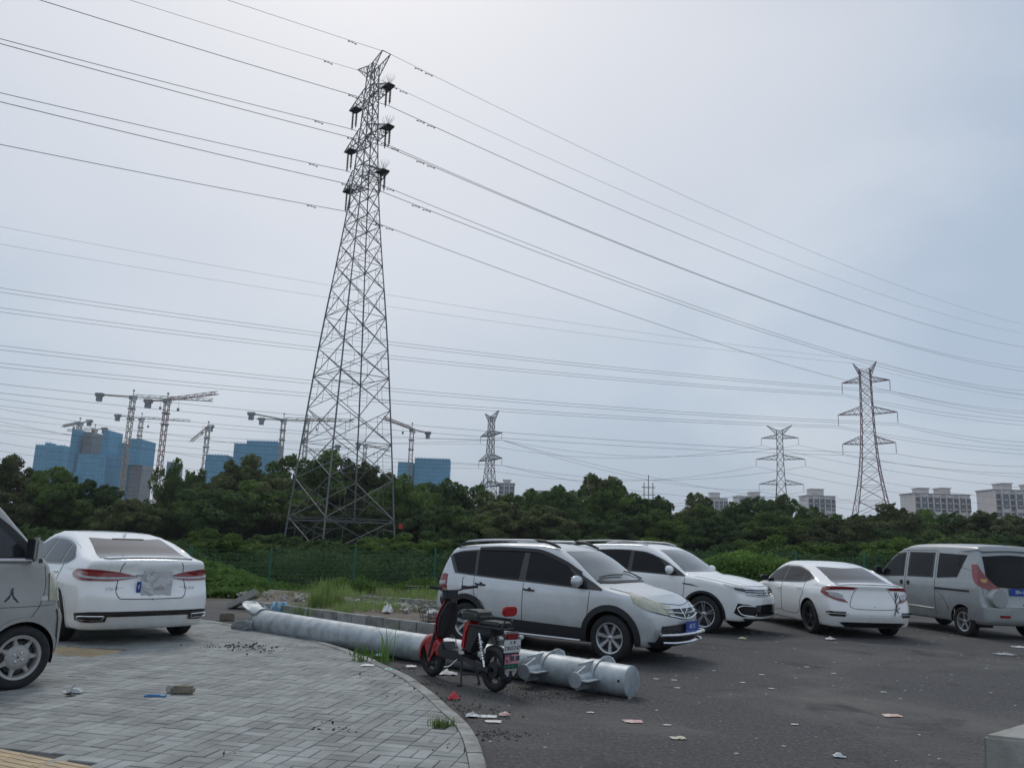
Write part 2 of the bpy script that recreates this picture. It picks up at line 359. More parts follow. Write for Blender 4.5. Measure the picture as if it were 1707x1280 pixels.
# pavers: basket weave of 223 x 111 mm stones
U = radians(-11.5); uu = np.array([cos(U), sin(U)]); vv = np.array([-sin(U), cos(U)]); MOD = .2235
P0 = G(560+920/6.322, 1120+660/6.322, PZ)[:2]
bpn = np.array(bpoly)
def inside(p, poly=bpn):
    x, y = p; c_ = False; n = len(poly); j = n-1
    for i in range(n):
        xi, yi = poly[i]; xj, yj = poly[j]
        if (yi > y) != (yj > y) and x < (xj-xi)*(y-yi)/(yj-yi)+xi: c_ = not c_
        j = i
    return c_
yt = np.array([G(0, 1246, PZ)[:2], G(172, 1279, PZ)[:2]])     # edge of the yellow strip
yd = yt[1]-yt[0]; yd /= np.linalg.norm(yd); yn = np.array([yd[1], -yd[0]])   # towards the camera
def in_yellow(p):
    s_ = (p-yt[0])@yn; return 0 < s_ < .62
ya = G(120, 1085, PZ)[:2]
def in_yellow2(p):
    q = p-ya; return abs(q@vv) < .30 and -3.0 < q@uu < .55
cands = []
for i in range(-75, 60):
    for j in range(-45, 70):
        o = P0+uu*MOD*i+vv*MOD*j; c0 = o+(uu+vv)*MOD/2
        if c0[1] < 2.2 or c0[0] < -12 or c0[0] > 2: continue
        hz = (i+j) % 2 == 0
        if random.random() < .06: hz = not hz
        for k in (0, 1):
            c_ = o+(uu*(MOD/2)+vv*MOD*(.25+.5*k) if hz else uu*MOD*(.25+.5*k)+vv*MOD/2)
            if in_yellow(c_) or in_yellow2(c_): continue
            hw = (uu*MOD*.5, vv*MOD*.25) if hz else (uu*MOD*.25, vv*MOD*.5)
            cor = [c_+a*hw[0]+b*hw[1] for a, b in ((-1, -1), (1, -1), (1, 1), (-1, 1))]
            q = sum(inside(p) for p in cor)
            if q == 0: continue
            cands.append((c_, hz, q))
def visible(c_):
    d = np.array([c_[0], c_[1], PZ])-CAMP; z = d@_f
    if z < .5: return None
    x = W_PX/2+F_PX*(d@_r)/z; y = H_PX/2-F_PX*(d@_u)/z
    return z if -60 < x < W_PX+60 and y < H_PX+50 else None
hole_c = G(560+1060/6.322, 1120+560/6.322, PZ)[:2]
full = []
rest = MB()
def paver_box(mb, c_, hz, tilt=(0, 0), dz=0, sc=1.):
    L_, w_ = (MOD-.007)*sc, (MOD/2-.007)*sc; a, b = (uu, vv) if hz else (vv, -uu)
    h = .055; e = .004; v = []
    for s1, s2, z in ((L_, w_, -h), (L_, w_, -e), (L_-2*e, w_-2*e, 0)):
        for p, q in ((-1, -1), (1, -1), (1, 1), (-1, 1)):
            xy = c_+a*s1/2*p+b*s2/2*q; v.append((xy[0], xy[1], PZ+dz+z+tilt[0]*p+tilt[1]*q))
    mb.add(v, [(8, 9, 10, 11)]+[(i*4+j, i*4+(j+1) % 4, i*4+4+(j+1) % 4, i*4+4+j) for i in (0, 1) for j in range(4)])
vis = []
for c_, hz, q in cands:
    if np.linalg.norm(c_-hole_c) < .10: continue
    z = visible(c_)
    if z is None: continue
    vis.append((z, c_, hz, q))
vis.sort(key=lambda t: t[0])
unit = None; npv = 0
pm = MB(); 
_L, _w, _e, _h = MOD-.007, MOD/2-.007, .004, .055; v = []
for s1, s2, z in ((_L, _w, -_h), (_L, _w, -_e), (_L-2*_e, _w-2*_e, 0)):
    for p, q in ((-1, -1), (1, -1), (1, 1), (-1, 1)): v.append((s1/2*p, s2/2*q, z))
pme = [MB().add(v, [(8, 9, 10, 11)]+[(i*4+j, i*4+(j+1) % 4, i*4+4+(j+1) % 4, i*4+4+j) for i in (0, 1) for j in range(4)]).mesh('paver', paver)]
def clip_poly(poly):
    """clip a convex piece against the kerb inner line (approx.: project outside corners)"""
    return poly
kin_tree = Kin
def snap_in(xy):
    if inside(xy): return xy
    d = np.linalg.norm(kin_tree-xy, axis=1); return kin_tree[d.argmin()]
for z, c_, hz, q in vis:
    if q == 4 and npv < 290:
        link('paver', pme[0], pave, loc=(c_[0], c_[1], PZ+random.uniform(-.0025, .0025)), rot=(random.uniform(-.008, .008), random.uniform(-.008, .008), U+(0 if hz else pi/2)+random.uniform(-.008, .008))); npv += 1
    elif q == 4: paver_box(rest, c_, hz, (random.uniform(-.001, .001), random.uniform(-.001, .001)), random.uniform(-.002, .002))
    else:
        a, b = (uu, vv) if hz else (vv, -uu); cor = [snap_in(c_+a*(MOD-.007)/2*p+b*(MOD/2-.007)/2*s) for p, s in ((-1, -1), (1, -1), (1, 1), (-1, 1))]
        v = [(x, y, PZ-.05) for x, y in cor]+[(x, y, PZ-.001) for x, y in cor]
        rest.add(v, [(4, 5, 6, 7)]+[(i, (i+1) % 4, 4+(i+1) % 4, 4+i) for i in range(4)])
ro = rest.build('far_pavers', None, pave); tag(ro, kind='stuff')
# per-stone colour for the joined ones: material picks a random shade per island
m = mat('grey_paver_joined', (.295, .31, .30), .82, coord='pos', ramp=(.3, .62), col2=(.165, .172, .168), nscale=2.2, bump=.35, bscale=110, detail=8)
n, l = m.node_tree.nodes, m.node_tree.links; b = n['Principled BSDF']; src = b.inputs['Base Color'].links[0].from_socket
geo = n.new('ShaderNodeNewGeometry'); hs = n.new('ShaderNodeHueSaturation'); mr = n.new('ShaderNodeMapRange'); mr.inputs[3].default_value = .86; mr.inputs[4].default_value = 1.12
l.new(geo.outputs['Random Per Island'], mr.inputs[0]); l.new(mr.outputs[0], hs.inputs['Value']); l.new(src, hs.inputs['Color']); l.new(hs.outputs[0], b.inputs['Base Color'])
ro.data.materials.append(m)
# yellow tactile tiles, 300 mm with raised bars
tb = MB(); tb.box((0, 0, -.03), (.293, .293, .06))
for k in range(4): tb.box(((k-1.5)*.07, 0, .002), (.028, .26, .005))
tme = tb.mesh('tactile_tile', paver_y)
ang = atan2(yd[1], yd[0])
for i in range(-3, 12):
    for j in range(2):
        c_ = yt[0]+yd*.3*(i+.5)+yn*(.3*(j+.5)+.006)
        if visible(c_) and inside(c_): link('tactile_tile', tme, pave, loc=(c_[0], c_[1], PZ+random.uniform(-.001, .001)), rot=(0, 0, ang+pi/2))
for i in range(-9, 2):
    for j in (0, 1):
        c_ = ya+uu*.3*(i+.3)+vv*.3*(j-.5)
        if visible(c_) and inside(c_): link('tactile_tile', tme, pave, loc=(c_[0], c_[1], PZ+random.uniform(-.001, .001)), rot=(0, 0, U+pi/2))
# kerb stones
kt = thing('kerb', 'curved pale kerb edging the grey paving beside the asphalt', 'kerb'); s_ = np.r_[0, np.cumsum(np.linalg.norm(np.diff(Kc, axis=0), axis=1))]
L_ = .50; d0 = 0
while d0+L_ < s_[-1]:
    t_ = np.linspace(d0+.004, d0+L_-.004, 6); o_ = np.stack([np.interp(t_, s_, Kc[:, k]) for k in (0, 1)], 1); i_ = np.stack([np.interp(t_, s_, Kin[:, k]) for k in (0, 1)], 1); i_ = i_+(o_-i_)*.04
    dz = random.uniform(-.004, .004); ch = .012; v = []
    io = (o_-i_)*(ch/.12)
    for a, b_ in zip(i_, o_): v += [(*a, -.1), (*a, PZ+.006+dz), (*(b_-io[0]), PZ+.006+dz), (*b_, PZ-.008+dz), (*b_, -.1)]
    n_ = len(t_); f = [(i*5+j, i*5+j+1, (i+1)*5+j+1, (i+1)*5+j) for i in range(n_-1) for j in range(4)]+[(0, 1, 2, 3, 4), tuple((n_-1)*5+j for j in (4, 3, 2, 1, 0))]
    MB().add(v, f).build('kerb_stone', kerbm, kt, recalc=True); d0 += L_

# ---------------------------------------------------------------- raised kerb lines of the unfinished bed
def stone_row(name, label, pxa, pxb, z, h, w, n, cat='kerb'):
    A, B = G(*pxa, z)[:2], G(*pxb, z)[:2]; d = (B-A)/n; L_ = np.linalg.norm(d); t = thing(name, label, cat)
    for i in range(n):
        c_ = A+d*(i+.5); MB().box((c_[0], c_[1], z-h/2+random.uniform(-.006, .006)), (L_-.012, w, h), rz=atan2(d[1], d[0])+random.uniform(-.006, .006)).build('kerb_stone', kerbm, t, bev=.008)
    return A, B
A1, B1 = stone_row('raised_kerb', 'long raised kerb of grey blocks running from the flared pole end to the people carrier', (414, 1001), (860, 1056), .20, .34, .12, 17)
A2, B2 = stone_row('rear_raised_kerb', 'shorter raised kerb of blocks further back, in front of the gravel strip', (575, 1000), (820, 1024), .20, .3, .12, 9)
A3, B3 = stone_row('far_kerb', 'third, farthest line of pale kerb blocks, half sunk in the grass left of the people carrier', (600, 992), (735, 1001), .22, .2, .14, 6)
# soil bed between
def sheet(name, poly, z, m, amp=.04, kind='structure', n=26, dome=.0, seed=0):
    P = np.array(poly); lo, hi = P.min(0), P.max(0); rs = np.random.default_rng(seed); v = []; f = []; idx = {}
    # bilinear quad
    a, b_, c_, d_ = P
    from mathutils import noise as mn
    for i in range(n):
        for j in range(n):
            u, w_ = i/(n-1), j/(n-1); p = a*(1-u)*(1-w_)+b_*u*(1-w_)+c_*u*w_+d_*(1-u)*w_
            e = 4*min(u, 1-u, w_, 1-w_, .25); h = z+amp*e*(mn.noise(Vector((p[0]*1.7, p[1]*1.7, seed)))+.6*mn.noise(Vector((p[0]*5, p[1]*5, seed))))+dome*e
            v.append((p[0], p[1], h))
    f = [(i*n+j, (i+1)*n+j, (i+1)*n+j+1, i*n+j+1) for i in range(n-1) for j in range(n-1)]
    o = MB().add(v, f).build(name, m, None, smooth=True, recalc=False); 
    if o.data.polygons[0].normal.z < 0: o.data.flip_normals()
    tag(o, kind=kind); return o
bd0 = A1+np.array([.05, .1]); bd1 = B1+np.array([0, .1]); bd2 = G(880, 1018, .16)[:2]; bd3 = G(450, 985, .1)[:2]
sheet('soil_bed', [bd0, bd1, bd2, bd3], .15, soil, .09, dome=.02, n=40, seed=3)
# rough slab tipped up at the left end, plank, debris
p_ = G(407, 998, .2); sl = MB(); pts = [(-.30, 0), (.30, 0), (.36, .10), (.28, .16), (-.26, .12), (-.33, .06)]
sl.prism(pts, (0, 0, 0), (1, 0, 0), (0, 1, 0), (0, 0, 1), .5); o = sl.build('broken_slab', concrete, None, bev=.02, loc=(p_[0], p_[1], .12), rot=(radians(80), radians(-28), radians(18)))
tag(o, 'broken concrete slab tipped up against the left end of the raised kerb', 'slab')
p_ = G(708, 981, .15); o = MB().box((0, 0, .05), (1.1, .25, .10)).build('black_plank', plastic, None, bev=.01, loc=(p_[0], p_[1], .12), rot=(0, 0, .1)); tag(o, 'dark flat plank lying in the grass left of the silver people carrier', 'plank')
p_ = G(650, 1046, .0); o = MB().box((0, 0, .025), (.55, .22, .06)).build('loose_kerb_block', concrete, None, bev=.015, loc=(p_[0], p_[1], 0), rot=(0, 0, -.15)); tag(o, 'low concrete block lying on the asphalt in front of the raised kerb', 'block')
p_ = G(378, 1034, .0); o = MB().box((0, 0, .07), (.26, .16, .14)).build('loose_brick', brick_m, None, bev=.02, loc=(p_[0], p_[1], .0), rot=(0, 0, .3)); tag(o, 'dark brick lying left of the flared end of the steel pole', 'brick')
p_ = G(520, 1026, .0); o = MB().box((0, 0, .02), (1.0, .10, .035)).build('wood_board', mat('weathered_wood', (.32, .29, .25), .9, noise=.3, nscale=8), None, bev=.005, loc=(p_[0], p_[1], .03), rot=(0, .05, .10)); tag(o, 'pale weathered board lying along the foot of the raised kerb', 'board')
for (a, b_, w_, h_, lb) in ((540, 1022, .5, .25, 'black burnt patch of rubbish against the raised kerb, left one'),): pass
# mound of small rubble
def rubble(name, pxs, n, size, m, spread, z=0., seed=1, kind='stuff', hmax=1.):
    rs = np.random.default_rng(seed); mb = MB()
    for (px, py) in pxs:
        c_ = G(px, py, z)
        for _ in range(n):
            s_ = size*rs.uniform(.35, 1.)*rs.uniform(.5, 1.); q = rs.normal(0, 1, 2)*spread; R_ = Matrix.Rotation(rs.uniform(0, 6), 3, Vector(rs.normal(0, 1, 3)).normalized())
            mb.box((c_[0]+q[0], c_[1]+q[1], z+s_*.3), (s_, s_*rs.uniform(.5, 1), s_*rs.uniform(.3, .8)*hmax), R=np.array(R_))
    o = mb.build(name, m, None); return tag(o, kind=kind)
char = mat('charred_bits', (.012, .012, .015), .6)
rubble('charcoal_crumbs', [(385, 1077), (410, 1080), (430, 1083), (400, 1076)], 34, .030, char, np.array([.22, .16]), PZ, 4)
rubble('black_crumbs', [(556, 1205), (530, 1213), (555, 1216), (650, 1160), (380, 1256), (575, 1215), (600, 1125), (752, 1243), (586, 1219)], 5, .022, char, np.array([.05, .05]), PZ, 5)
rubble('rubble_on_gravel_strip', [(620+i*14, 1000+i*1.5) for i in range(12)], 90, .09, mat('grey_rubble', (.22, .215, .2), .95, noise=.5, nscale=5), np.array([.5, .35]), .17, 6)
rubble('dirt_by_pole', [(870+i*16, 1150+i*2) for i in range(9)]+[(840, 1145), (860, 1160)], 70, .016, mat('dirt_crumbs', (.05, .046, .04), .95), np.array([.28, .16]), .0, 7)
rubble('dirt_behind_pole', [(545, 1030), (560, 1034), (590, 1037), (520, 1030)], 90, .06, mat('black_dirt', (.025, .023, .022), .95), np.array([.25, .14]), .0, 8)
rubble('dirt_along_kerb', [(600, 1098), (650, 1115), (560, 1080), (700, 1140), (480, 1056), (450, 1050), (520, 1064), (740, 1165), (790, 1195), (815, 1225), (770, 1180)], 90, .03, mat('light_dirt', (.16, .15, .13), .95, noise=.4, nscale=9), np.array([.20, .10]), .0, 9)
rubble('bed_stones', [(430+i*24, 992+i*2.2) for i in range(13)], 9, .15, concrete, np.array([.35, .35]), .17, 10)
# pale chips scattered over the asphalt
rs = np.random.default_rng(21); chips = MB()
for _ in range(380):
    x, y = rs.uniform(-1, 10), rs.uniform(5, 22); s_ = rs.uniform(.008, .03)*(1+y/25); chips.box((x, y, .004), (s_, s_*rs.uniform(.3, .9), .006), rz=rs.uniform(0, 3))
tag(chips.build('pale_grit', mat('pale_chips', (.5, .5, .47), .8, noise=.4, nscale=3), None), kind='stuff')

def crack(pxs, w, m, seed):
    rs = np.random.default_rng(seed); P = curve([G(a, b)[:2] for a, b in pxs], 60); t = np.gradient(P, axis=0); t /= np.linalg.norm(t, axis=1)[:, None]; n = np.stack([-t[:, 1], t[:, 0]], 1); P = P+n*rs.normal(0, .012, (60, 1)); ww = w*rs.uniform(.2, 1, (60, 1)); ck = MB()
    a, b = P+n*ww, P-n*ww; v = [(*p, .004) for p in a]+[(*p, .004) for p in b]
    ck.add(v, [(i, i+1, 60+i+1, 60+i) for i in range(59)]); o = ck.build('asphalt_crack', m, None); o.data.flip_normals() if o.data.polygons[0].normal.z < 0 else None; tag(o, kind='stuff')
crk = mat('crack_dark', (.018, .018, .018), .95); crp = mat('dust_line', (.16, .155, .14), .95)
crack([(795, 1146), (900, 1157), (1010, 1178), (1090, 1190)], .010, crp, 1)
# ---------------------------------------------------------------- concrete block at bottom right
bc = G(1638, 1224, .46); e1 = G(1707, 1204, .46)-bc; e2 = G(1707, 1231, .46)-bc
e1[2] = e2[2] = 0; a1 = atan2(e1[1], e1[0]); a2 = atan2(e2[1], e2[0])
a1 = a2+radians(72) if a1-a2 > radians(100) or a1-a2 < radians(40) else a1
u1 = np.array([cos(a1), sin(a1)]); u2 = np.array([cos(a2), sin(a2)])
q0 = bc[:2]; poly = [q0, q0+u2*1.2, q0+u2*1.2+u1*.75, q0+u1*.75]; v = []
for z, k in ((-.02, 1.04), (.20, 1.015), (.46, 1.0)):
    cc = sum(poly)/4; v += [(*(cc+(p-cc)*k), z) for p in poly]
cbk = MB().add(v, [(0, 3, 2, 1), (8, 9, 10, 11)]+[(i*4+j, i*4+(j+1) % 4, i*4+4+(j+1) % 4, i*4+4+j) for i in (0, 1) for j in range(4)]).build('concrete_block', concrete_b, None, bev=.018, recalc=True)
tag(cbk, 'stained concrete block in the bottom right corner of the car park', 'block')

# ================================================================ FENCE
FX = [(-30, 25.0, .98), (-7.05, 24.9, 1.13), (-2.3, 26.3, 1.27), (6, 27.5, 1.5), (30, 29.5, 1.75)]
fx, fy, fz = [pchip([q[0] for q in FX], [q[k] for q in FX]) for k in (0, 1, 2)]
ft_ = fx
fence = thing('mesh_fence', 'green welded wire mesh fence on green posts behind the car park', 'fence')
pos = [AT(453, 914, 24.9)[0]]
stepx = 2.42
xsf = [pos[0]+stepx*i for i in range(-7, 14)]
FH = 1.45
post_me = MB().box((0, 0, -FH/2-.05), (.055, .055, FH+.22)).box((0, 0, .065), (.065, .065, .012)).mesh('fence_post', green_wire)
pan = MB(); LW = 2.4
for k in range(13):
    z = -.03-k*(FH-.06)/12
    if k in (1, 6, 11): pan.tube([(0, 0, z), (LW, 0, z)], .0045, 4)
    pan.tube([(0, 0, z), (LW, 0, z)], .0030, 4)
for k in range(31): x = .04+k*(LW-.08)/30; pan.tube([(x, .004, -.02), (x, .004, -FH+.02)], .0022, 4)
pan_me = pan.mesh('mesh_panel', green_wire)
for i, x in enumerate(xsf):
    y, z = float(fy(x)), float(fz(x)); p = link('fence_post', post_me, fence, loc=(x, y, z))
    if i+1 < len(xsf):
        x2 = xsf[i+1]; y2, z2 = float(fy(x2)), float(fz(x2)); L_ = math.dist((x, y, z), (x2, y2, z2))
        q = link('mesh_panel', pan_me, fence, loc=(x, y-.03, z), rot=(0, -atan2(z2-z, x2-x), atan2(y2-y, x2-x)), scl=(L_/LW, 1, 1))

# ================================================================ VEGETATION
def leaf_cloud(n, centers, radii, size, rs, flat=.75, up=.35):
    """leaf quads spread in the shells of many small clumps"""
    pw_ = radii**1.9; k = rs.choice(len(centers), n, p=pw_/pw_.sum()); d = rs.normal(0, 1, (n, 3)); d /= np.linalg.norm(d, axis=1)[:, None]
    rad = radii[k][:, None]*(rs.uniform(.15, 1.08, (n, 1))**.4); c_ = centers[k]+d*rad*np.array([1, 1, flat])
    nn = rs.normal(0, 1, (n, 3))*.8+d*.8+np.array([0, 0, up]); nn /= np.linalg.norm(nn, axis=1)[:, None]
    a = np.cross(nn, rs.normal(0, 1, (n, 3))); a /= np.linalg.norm(a, axis=1)[:, None]; b_ = np.cross(nn, a)
    s_ = size*rs.uniform(.6, 1.35, (n, 1)); L_, w_ = s_*.62, s_*.36
    return np.stack([c_-a*L_, c_+b_*w_, c_+a*L_, c_-b_*w_], 1)
def crown_mesh(seed, w, h, n, size, m, clumps=95, shape='round'):
    rs = np.random.default_rng(seed); C_, R_ = [], []
    lobes = [(rs.uniform(-.42, .42)*w, rs.uniform(-.42, .42)*w, rs.uniform(.30, .78)*h, rs.uniform(.22, .36)*w) for _ in range(7)]+[(0, 0, .55*h, .36*w)]
    while len(C_) < clumps:
        x, y, z, r_ = lobes[rs.integers(len(lobes))]; d = rs.normal(0, 1, 3); d /= np.linalg.norm(d); k = rs.uniform(.55, 1.05)
        p = np.array([x, y, z])+d*r_*k*np.array([1, 1, .85*h/w*1.1])
        if p[2] < .04*h or p[2] > 1.02*h: continue
        C_.append(p); R_.append(rs.uniform(.045, .13)*w)
    tops = sorted(range(len(C_)), key=lambda q: -C_[q][2])[:14]
    for q in tops:      # sprigs sticking out at the top
        dx_, dy_ = rs.uniform(-.5, .5, 2)
        for s_ in range(2): C_.append(C_[q]+np.array([dx_*s_*.5, dy_*s_*.5, R_[q]*.5+.12*s_])); R_.append(.20-.04*s_)
    return quads_mesh('crown', leaf_cloud(n, np.array(C_), np.array(R_), size, rs), m)
def trunk_mesh(seed, h, r_):
    rs = np.random.default_rng(seed); mb = MB(); t = curve([(0, 0, -.2), (rs.uniform(-.1, .1), rs.uniform(-.1, .1), h*.4), (rs.uniform(-.3, .3), rs.uniform(-.3, .3), h*.8)], 8); mb.tube(t, np.linspace(r_, r_*.35, 8), 8)
    for _ in range(7):
        z = h*rs.uniform(.25, .6); a = rs.uniform(0, 6.28); L_ = h*rs.uniform(.25, .45); p = np.array([0, 0, z]); q = p+np.array([cos(a)*L_*.7, sin(a)*L_*.7, L_*.8]); mb.tube([p, (p+q)/2+np.array([0, 0, -.1]), q], [r_*.4, r_*.28, r_*.1], 6)
    return mb.mesh('trunk', bark)
CR = [crown_mesh(40+i, 5.4, 5.2, 27000, .15, green_leaf[i % 3], clumps=(95, 120, 80, 105, 130, 90)[i]) for i in range(6)]
TK = [trunk_mesh(60+i, 4.6, .16) for i in range(3)]
# skyline of the tree belt: (px, top py, distance, proto, colour word)
belt = [(-60, 760, 40), (20, 752, 43), (95, 772, 40), (160, 795, 41), (215, 826, 37), (312, 762, 47), (365, 800, 38), (425, 752, 46), (498, 748, 47), (560, 758, 50), (622, 772, 48), (690, 790, 43), (748, 782, 46), (808, 812, 47), (862, 812, 45), (925, 806, 43), (985, 787, 48), (1042, 802, 47), (1105, 812, 45), (1160, 815, 49), (1205, 838, 46), (1262, 822, 44), (1308, 822, 48), (1362, 842, 45), (1420, 858, 47), (1470, 846, 44), (1530, 856, 46), (1590, 862, 47), (1650, 862, 45), (1710, 868, 46), (1770, 866, 48)]
ords = ['first', 'second', 'third', 'fourth', 'fifth', 'sixth', 'seventh', 'eighth', 'ninth', 'tenth', 'eleventh', 'twelfth', 'thirteenth', 'fourteenth', 'fifteenth', 'sixteenth', 'seventeenth', 'eighteenth', 'nineteenth', 'twentieth', 'twenty-first', 'twenty-second', 'twenty-third', 'twenty-fourth', 'twenty-fifth', 'twenty-sixth', 'twenty-seventh', 'twenty-eighth', 'twenty-ninth', 'thirtieth', 'thirty-first']
def beside(px):
    for lim, s_ in ((110, 'below the left blue-netted towers'), (260, 'below the half-netted tower'), (400, 'right of the red crane mast'), (520, 'left of the tall pylon'), (670, 'behind the tall pylon legs'), (780, 'right of the tall pylon'), (880, 'by the small slim pylon'), (1130, 'above the people carrier and white SUV'), (1250, 'left of the middle distant pylon'), (1400, 'by the distant grey pylon'), (1500, 'by the distant pink-grey pylon')):
        if px < lim: return s_
    return 'in front of the pale apartment blocks'
for i, (px, py, D) in enumerate(belt):
    D *= 2.25; tp = AT(px, py+9-(14 if px > 1400 else 0), D); gz = float(ground_h(tp[0], D)); hh = tp[2]-gz; k = i*5 % 6; s_ = hh/5.35; wid = .95* (1.15 if px in (215, 312) else max(s_, 1.6)*random.uniform(.95, 1.15))
    t = thing('tree', '%s tree from the left in the tall belt, %s' % (ords[i], beside(px)), 'tree', (tp[0], D, gz), random.uniform(0, 6.28), 'trees in the belt behind the fence')
    link('crown', CR[k], t, scl=(wid, wid, s_)); link('trunk', TK[i % 3], t, scl=(s_, s_, s_))
# second, nearer row of smaller trees and bushes (lighter and darker)
row2 = [(-30, 800, 33, 0), (70, 815, 33, 2), (150, 825, 32, 1), (205, 842, 31, 2), (268, 838, 30, 0), (325, 840, 33, 0), (385, 800, 37, 1), (448, 812, 34, 2), (520, 838, 35, 0), (590, 845, 36, 3), (655, 835, 36, 0), (720, 838, 34, 3), (790, 842, 35, 1), (850, 835, 35, 2), (905, 838, 34, 5), (970, 850, 36, 0), (1050, 852, 35, 3), (1120, 848, 36, 1), (1185, 856, 35, 3), (1240, 860, 36, 0), (1300, 852, 36, 4), (1385, 862, 34, 2), (1450, 872, 36, 3), (1510, 876, 35, 0), (1580, 880, 36, 1), (1650, 882, 35, 3), (1725, 880, 36, 0)]
word = {0: 'dark bushy', 1: 'leafy green', 2: 'pale olive', 3: 'dark bushy', 4: 'leafy green', 5: 'pale olive'}
for i, (px, py, D, k) in enumerate(row2):
    D = D*.9+61; tp = AT(px, py+6, D); gz = float(ground_h(tp[0], D)); hh = tp[2]-gz; s_ = hh/5.35
    t = thing('bushy_tree', '%s low tree, %s in the front row, %s' % (word[k], ords[i], beside(px)), 'tree', (tp[0], D, gz), random.uniform(0, 6.28), 'low trees in front of the tree belt')
    wq = .9 if px in (205, 268, 325) else 1.6
    link('crown', CR[k], t, scl=(s_*wq, s_*wq, s_)); link('trunk', TK[i % 3], t, scl=(s_*.7, s_*.7, s_*.8))
shrubs = [(-40, 888, 31, 1), (30, 878, 36, 3), (110, 893, 33, 0), (345, 884, 44, 4), (405, 893, 33, 1), (470, 886, 50, 0), (545, 901, 36, 3), (625, 897, 52, 4), (700, 892, 40, 1), (775, 893, 55, 0), (990, 893, 42, 3), (1100, 899, 38, 4), (1215, 903, 42, 0), (1330, 896, 38, 1), (1410, 905, 44, 3), (1480, 899, 36, 4), (1560, 908, 45, 0), (1660, 903, 40, 1)]
for i, (px, py, D, k) in enumerate(shrubs):
    tp = AT(px, py, D); gz = float(ground_h(tp[0], D)); s_ = max(tp[2]-gz, 1.4)/5.35
    t = thing('shrub', '%s low shrub from the left in the scrub just behind the fence, under the trees' % ords[i], 'shrub', (tp[0], D, gz), random.uniform(0, 6.28), 'shrubs behind the fence')
    link('foliage', CR[k], t, scl=(s_*1.7, s_*1.7, s_)); link('stem', TK[i % 3], t, scl=(s_, s_, s_*.6))
# undergrowth band
def band(name, n, fpos, size, m, seed, tri=False, kind='stuff'):
    rs = np.random.default_rng(seed); P = fpos(rs, n); nn = rs.normal(0, 1, (n, 3))+np.array([0, -.2, .5]); nn /= np.linalg.norm(nn, axis=1)[:, None]
    a = np.cross(nn, rs.normal(0, 1, (n, 3))); a /= np.linalg.norm(a, axis=1)[:, None]; b_ = np.cross(nn, a); s_ = size*rs.uniform(.5, 1.4, (n, 1))
    return tag(link(name, quads_mesh(name, np.stack([P-a*s_*.6, P+b_*s_*.33, P+a*s_*.6, P-b_*s_*.33], 1), m)), kind=kind)
from mathutils import noise as mn
def hn(x, y, s=.5, o=0): return np.array([mn.noise(Vector((a*s, b*s, o))) for a, b in zip(x, y)])
def thicket(rs, n):
    x = rs.uniform(-32, 36, n); y = np.interp(x, [-30, -7, 30], [26.6, 26.8, 31.5])+rs.uniform(0, 6, n); top = 1.1+.9*hn(x, y, .35)+.5*hn(x, y, 1.1, 5)
    return np.stack([x, y, ground_h(x, y)+top*rs.uniform(0, 1, n)**.6], 1)
band('undergrowth', 110000, thicket, .11, leafmat('undergrowth_leaves', (.085, .135, .052), (.026, .050, .024), nscale=.7), 5)
def field(rs, n):
    y = rs.uniform(33, 92, n); x = rs.uniform(-1, 1, n)*y*.72; top = .9+1.0*hn(x, y, .13)+.7*hn(x, y, .45, 5)
    return np.stack([x, y, ground_h(x, y)+np.maximum(top, .15)*rs.uniform(0, 1, n)**.5], 1)
band('field_scrub', 90000, field, .26, leafmat('scrub_leaves', (.10, .15, .06), (.035, .062, .03), nscale=.3), 15)
def understory(rs, n):
    y = rs.uniform(93, 140, n); x = rs.uniform(-1, 1, n)*y*.74; top = 3.2+1.2*hn(x, y, .12)+.6*hn(x, y, .5, 5)
    return np.stack([x, y, ground_h(x, y)+top*rs.uniform(0, 1, n)**.7], 1)
band('tree_belt_understory', 90000, understory, .5, leafmat('understory_leaves', (.09, .14, .055), (.036, .062, .03), nscale=.3), 16)
def front_bank(rs, n):      # climbing greenery on and before the fence, left part
    x = rs.uniform(-12, -6.4, n); y = rs.uniform(21.3, 26, n); top = np.interp(x, [-12, -9.6, -8.4, -7.3, -6.6], [1.4, 1.1, .8, .45, .2])*np.clip((y-20.8)/2.2, 0, 1)+.25*hn(x, y, .9, 2)
    return np.stack([x, y, ground_h(x, y)+np.maximum(top, .08)*rs.uniform(0, 1, n)**.5], 1)
band('left_bank_weeds', 26000, front_bank, .12, weed_leaf, 6)
def mid_weeds(rs, n):
    x = rs.uniform(-7.5, 2.5, n); y = np.interp(x, [-8, 2], [24.0, 26.2])+rs.uniform(-1.4, 1.6, n); top = .35+.45*np.clip(hn(x, y, .8, 8), -.5, 1)+.15*hn(x, y, 3, 3)
    return np.stack([x, y, ground_h(x, y)+np.maximum(top, .1)*rs.uniform(0, 1, n)**.6], 1)
band('fence_foot_weeds', 26000, mid_weeds, .09, weed_leaf, 7)
def right_bush(rs, n):
    x = rs.uniform(4.5, 13, n); y = np.interp(x, [4, 30], [26.0, 28.0])+rs.uniform(-1.5, .9, n); top = np.interp(x, [4.5, 6.3, 8.6, 9.4, 13], [.7, 1.35, 1.5, .8, .7])+.3*hn(x, y, 1.0, 12)
    return np.stack([x, y, ground_h(x, y)+np.maximum(top, .1)*rs.uniform(0, 1, n)**.6], 1)
band('yellow_green_shrubbery', 30000, right_bush, .11, weed_leaf, 8)
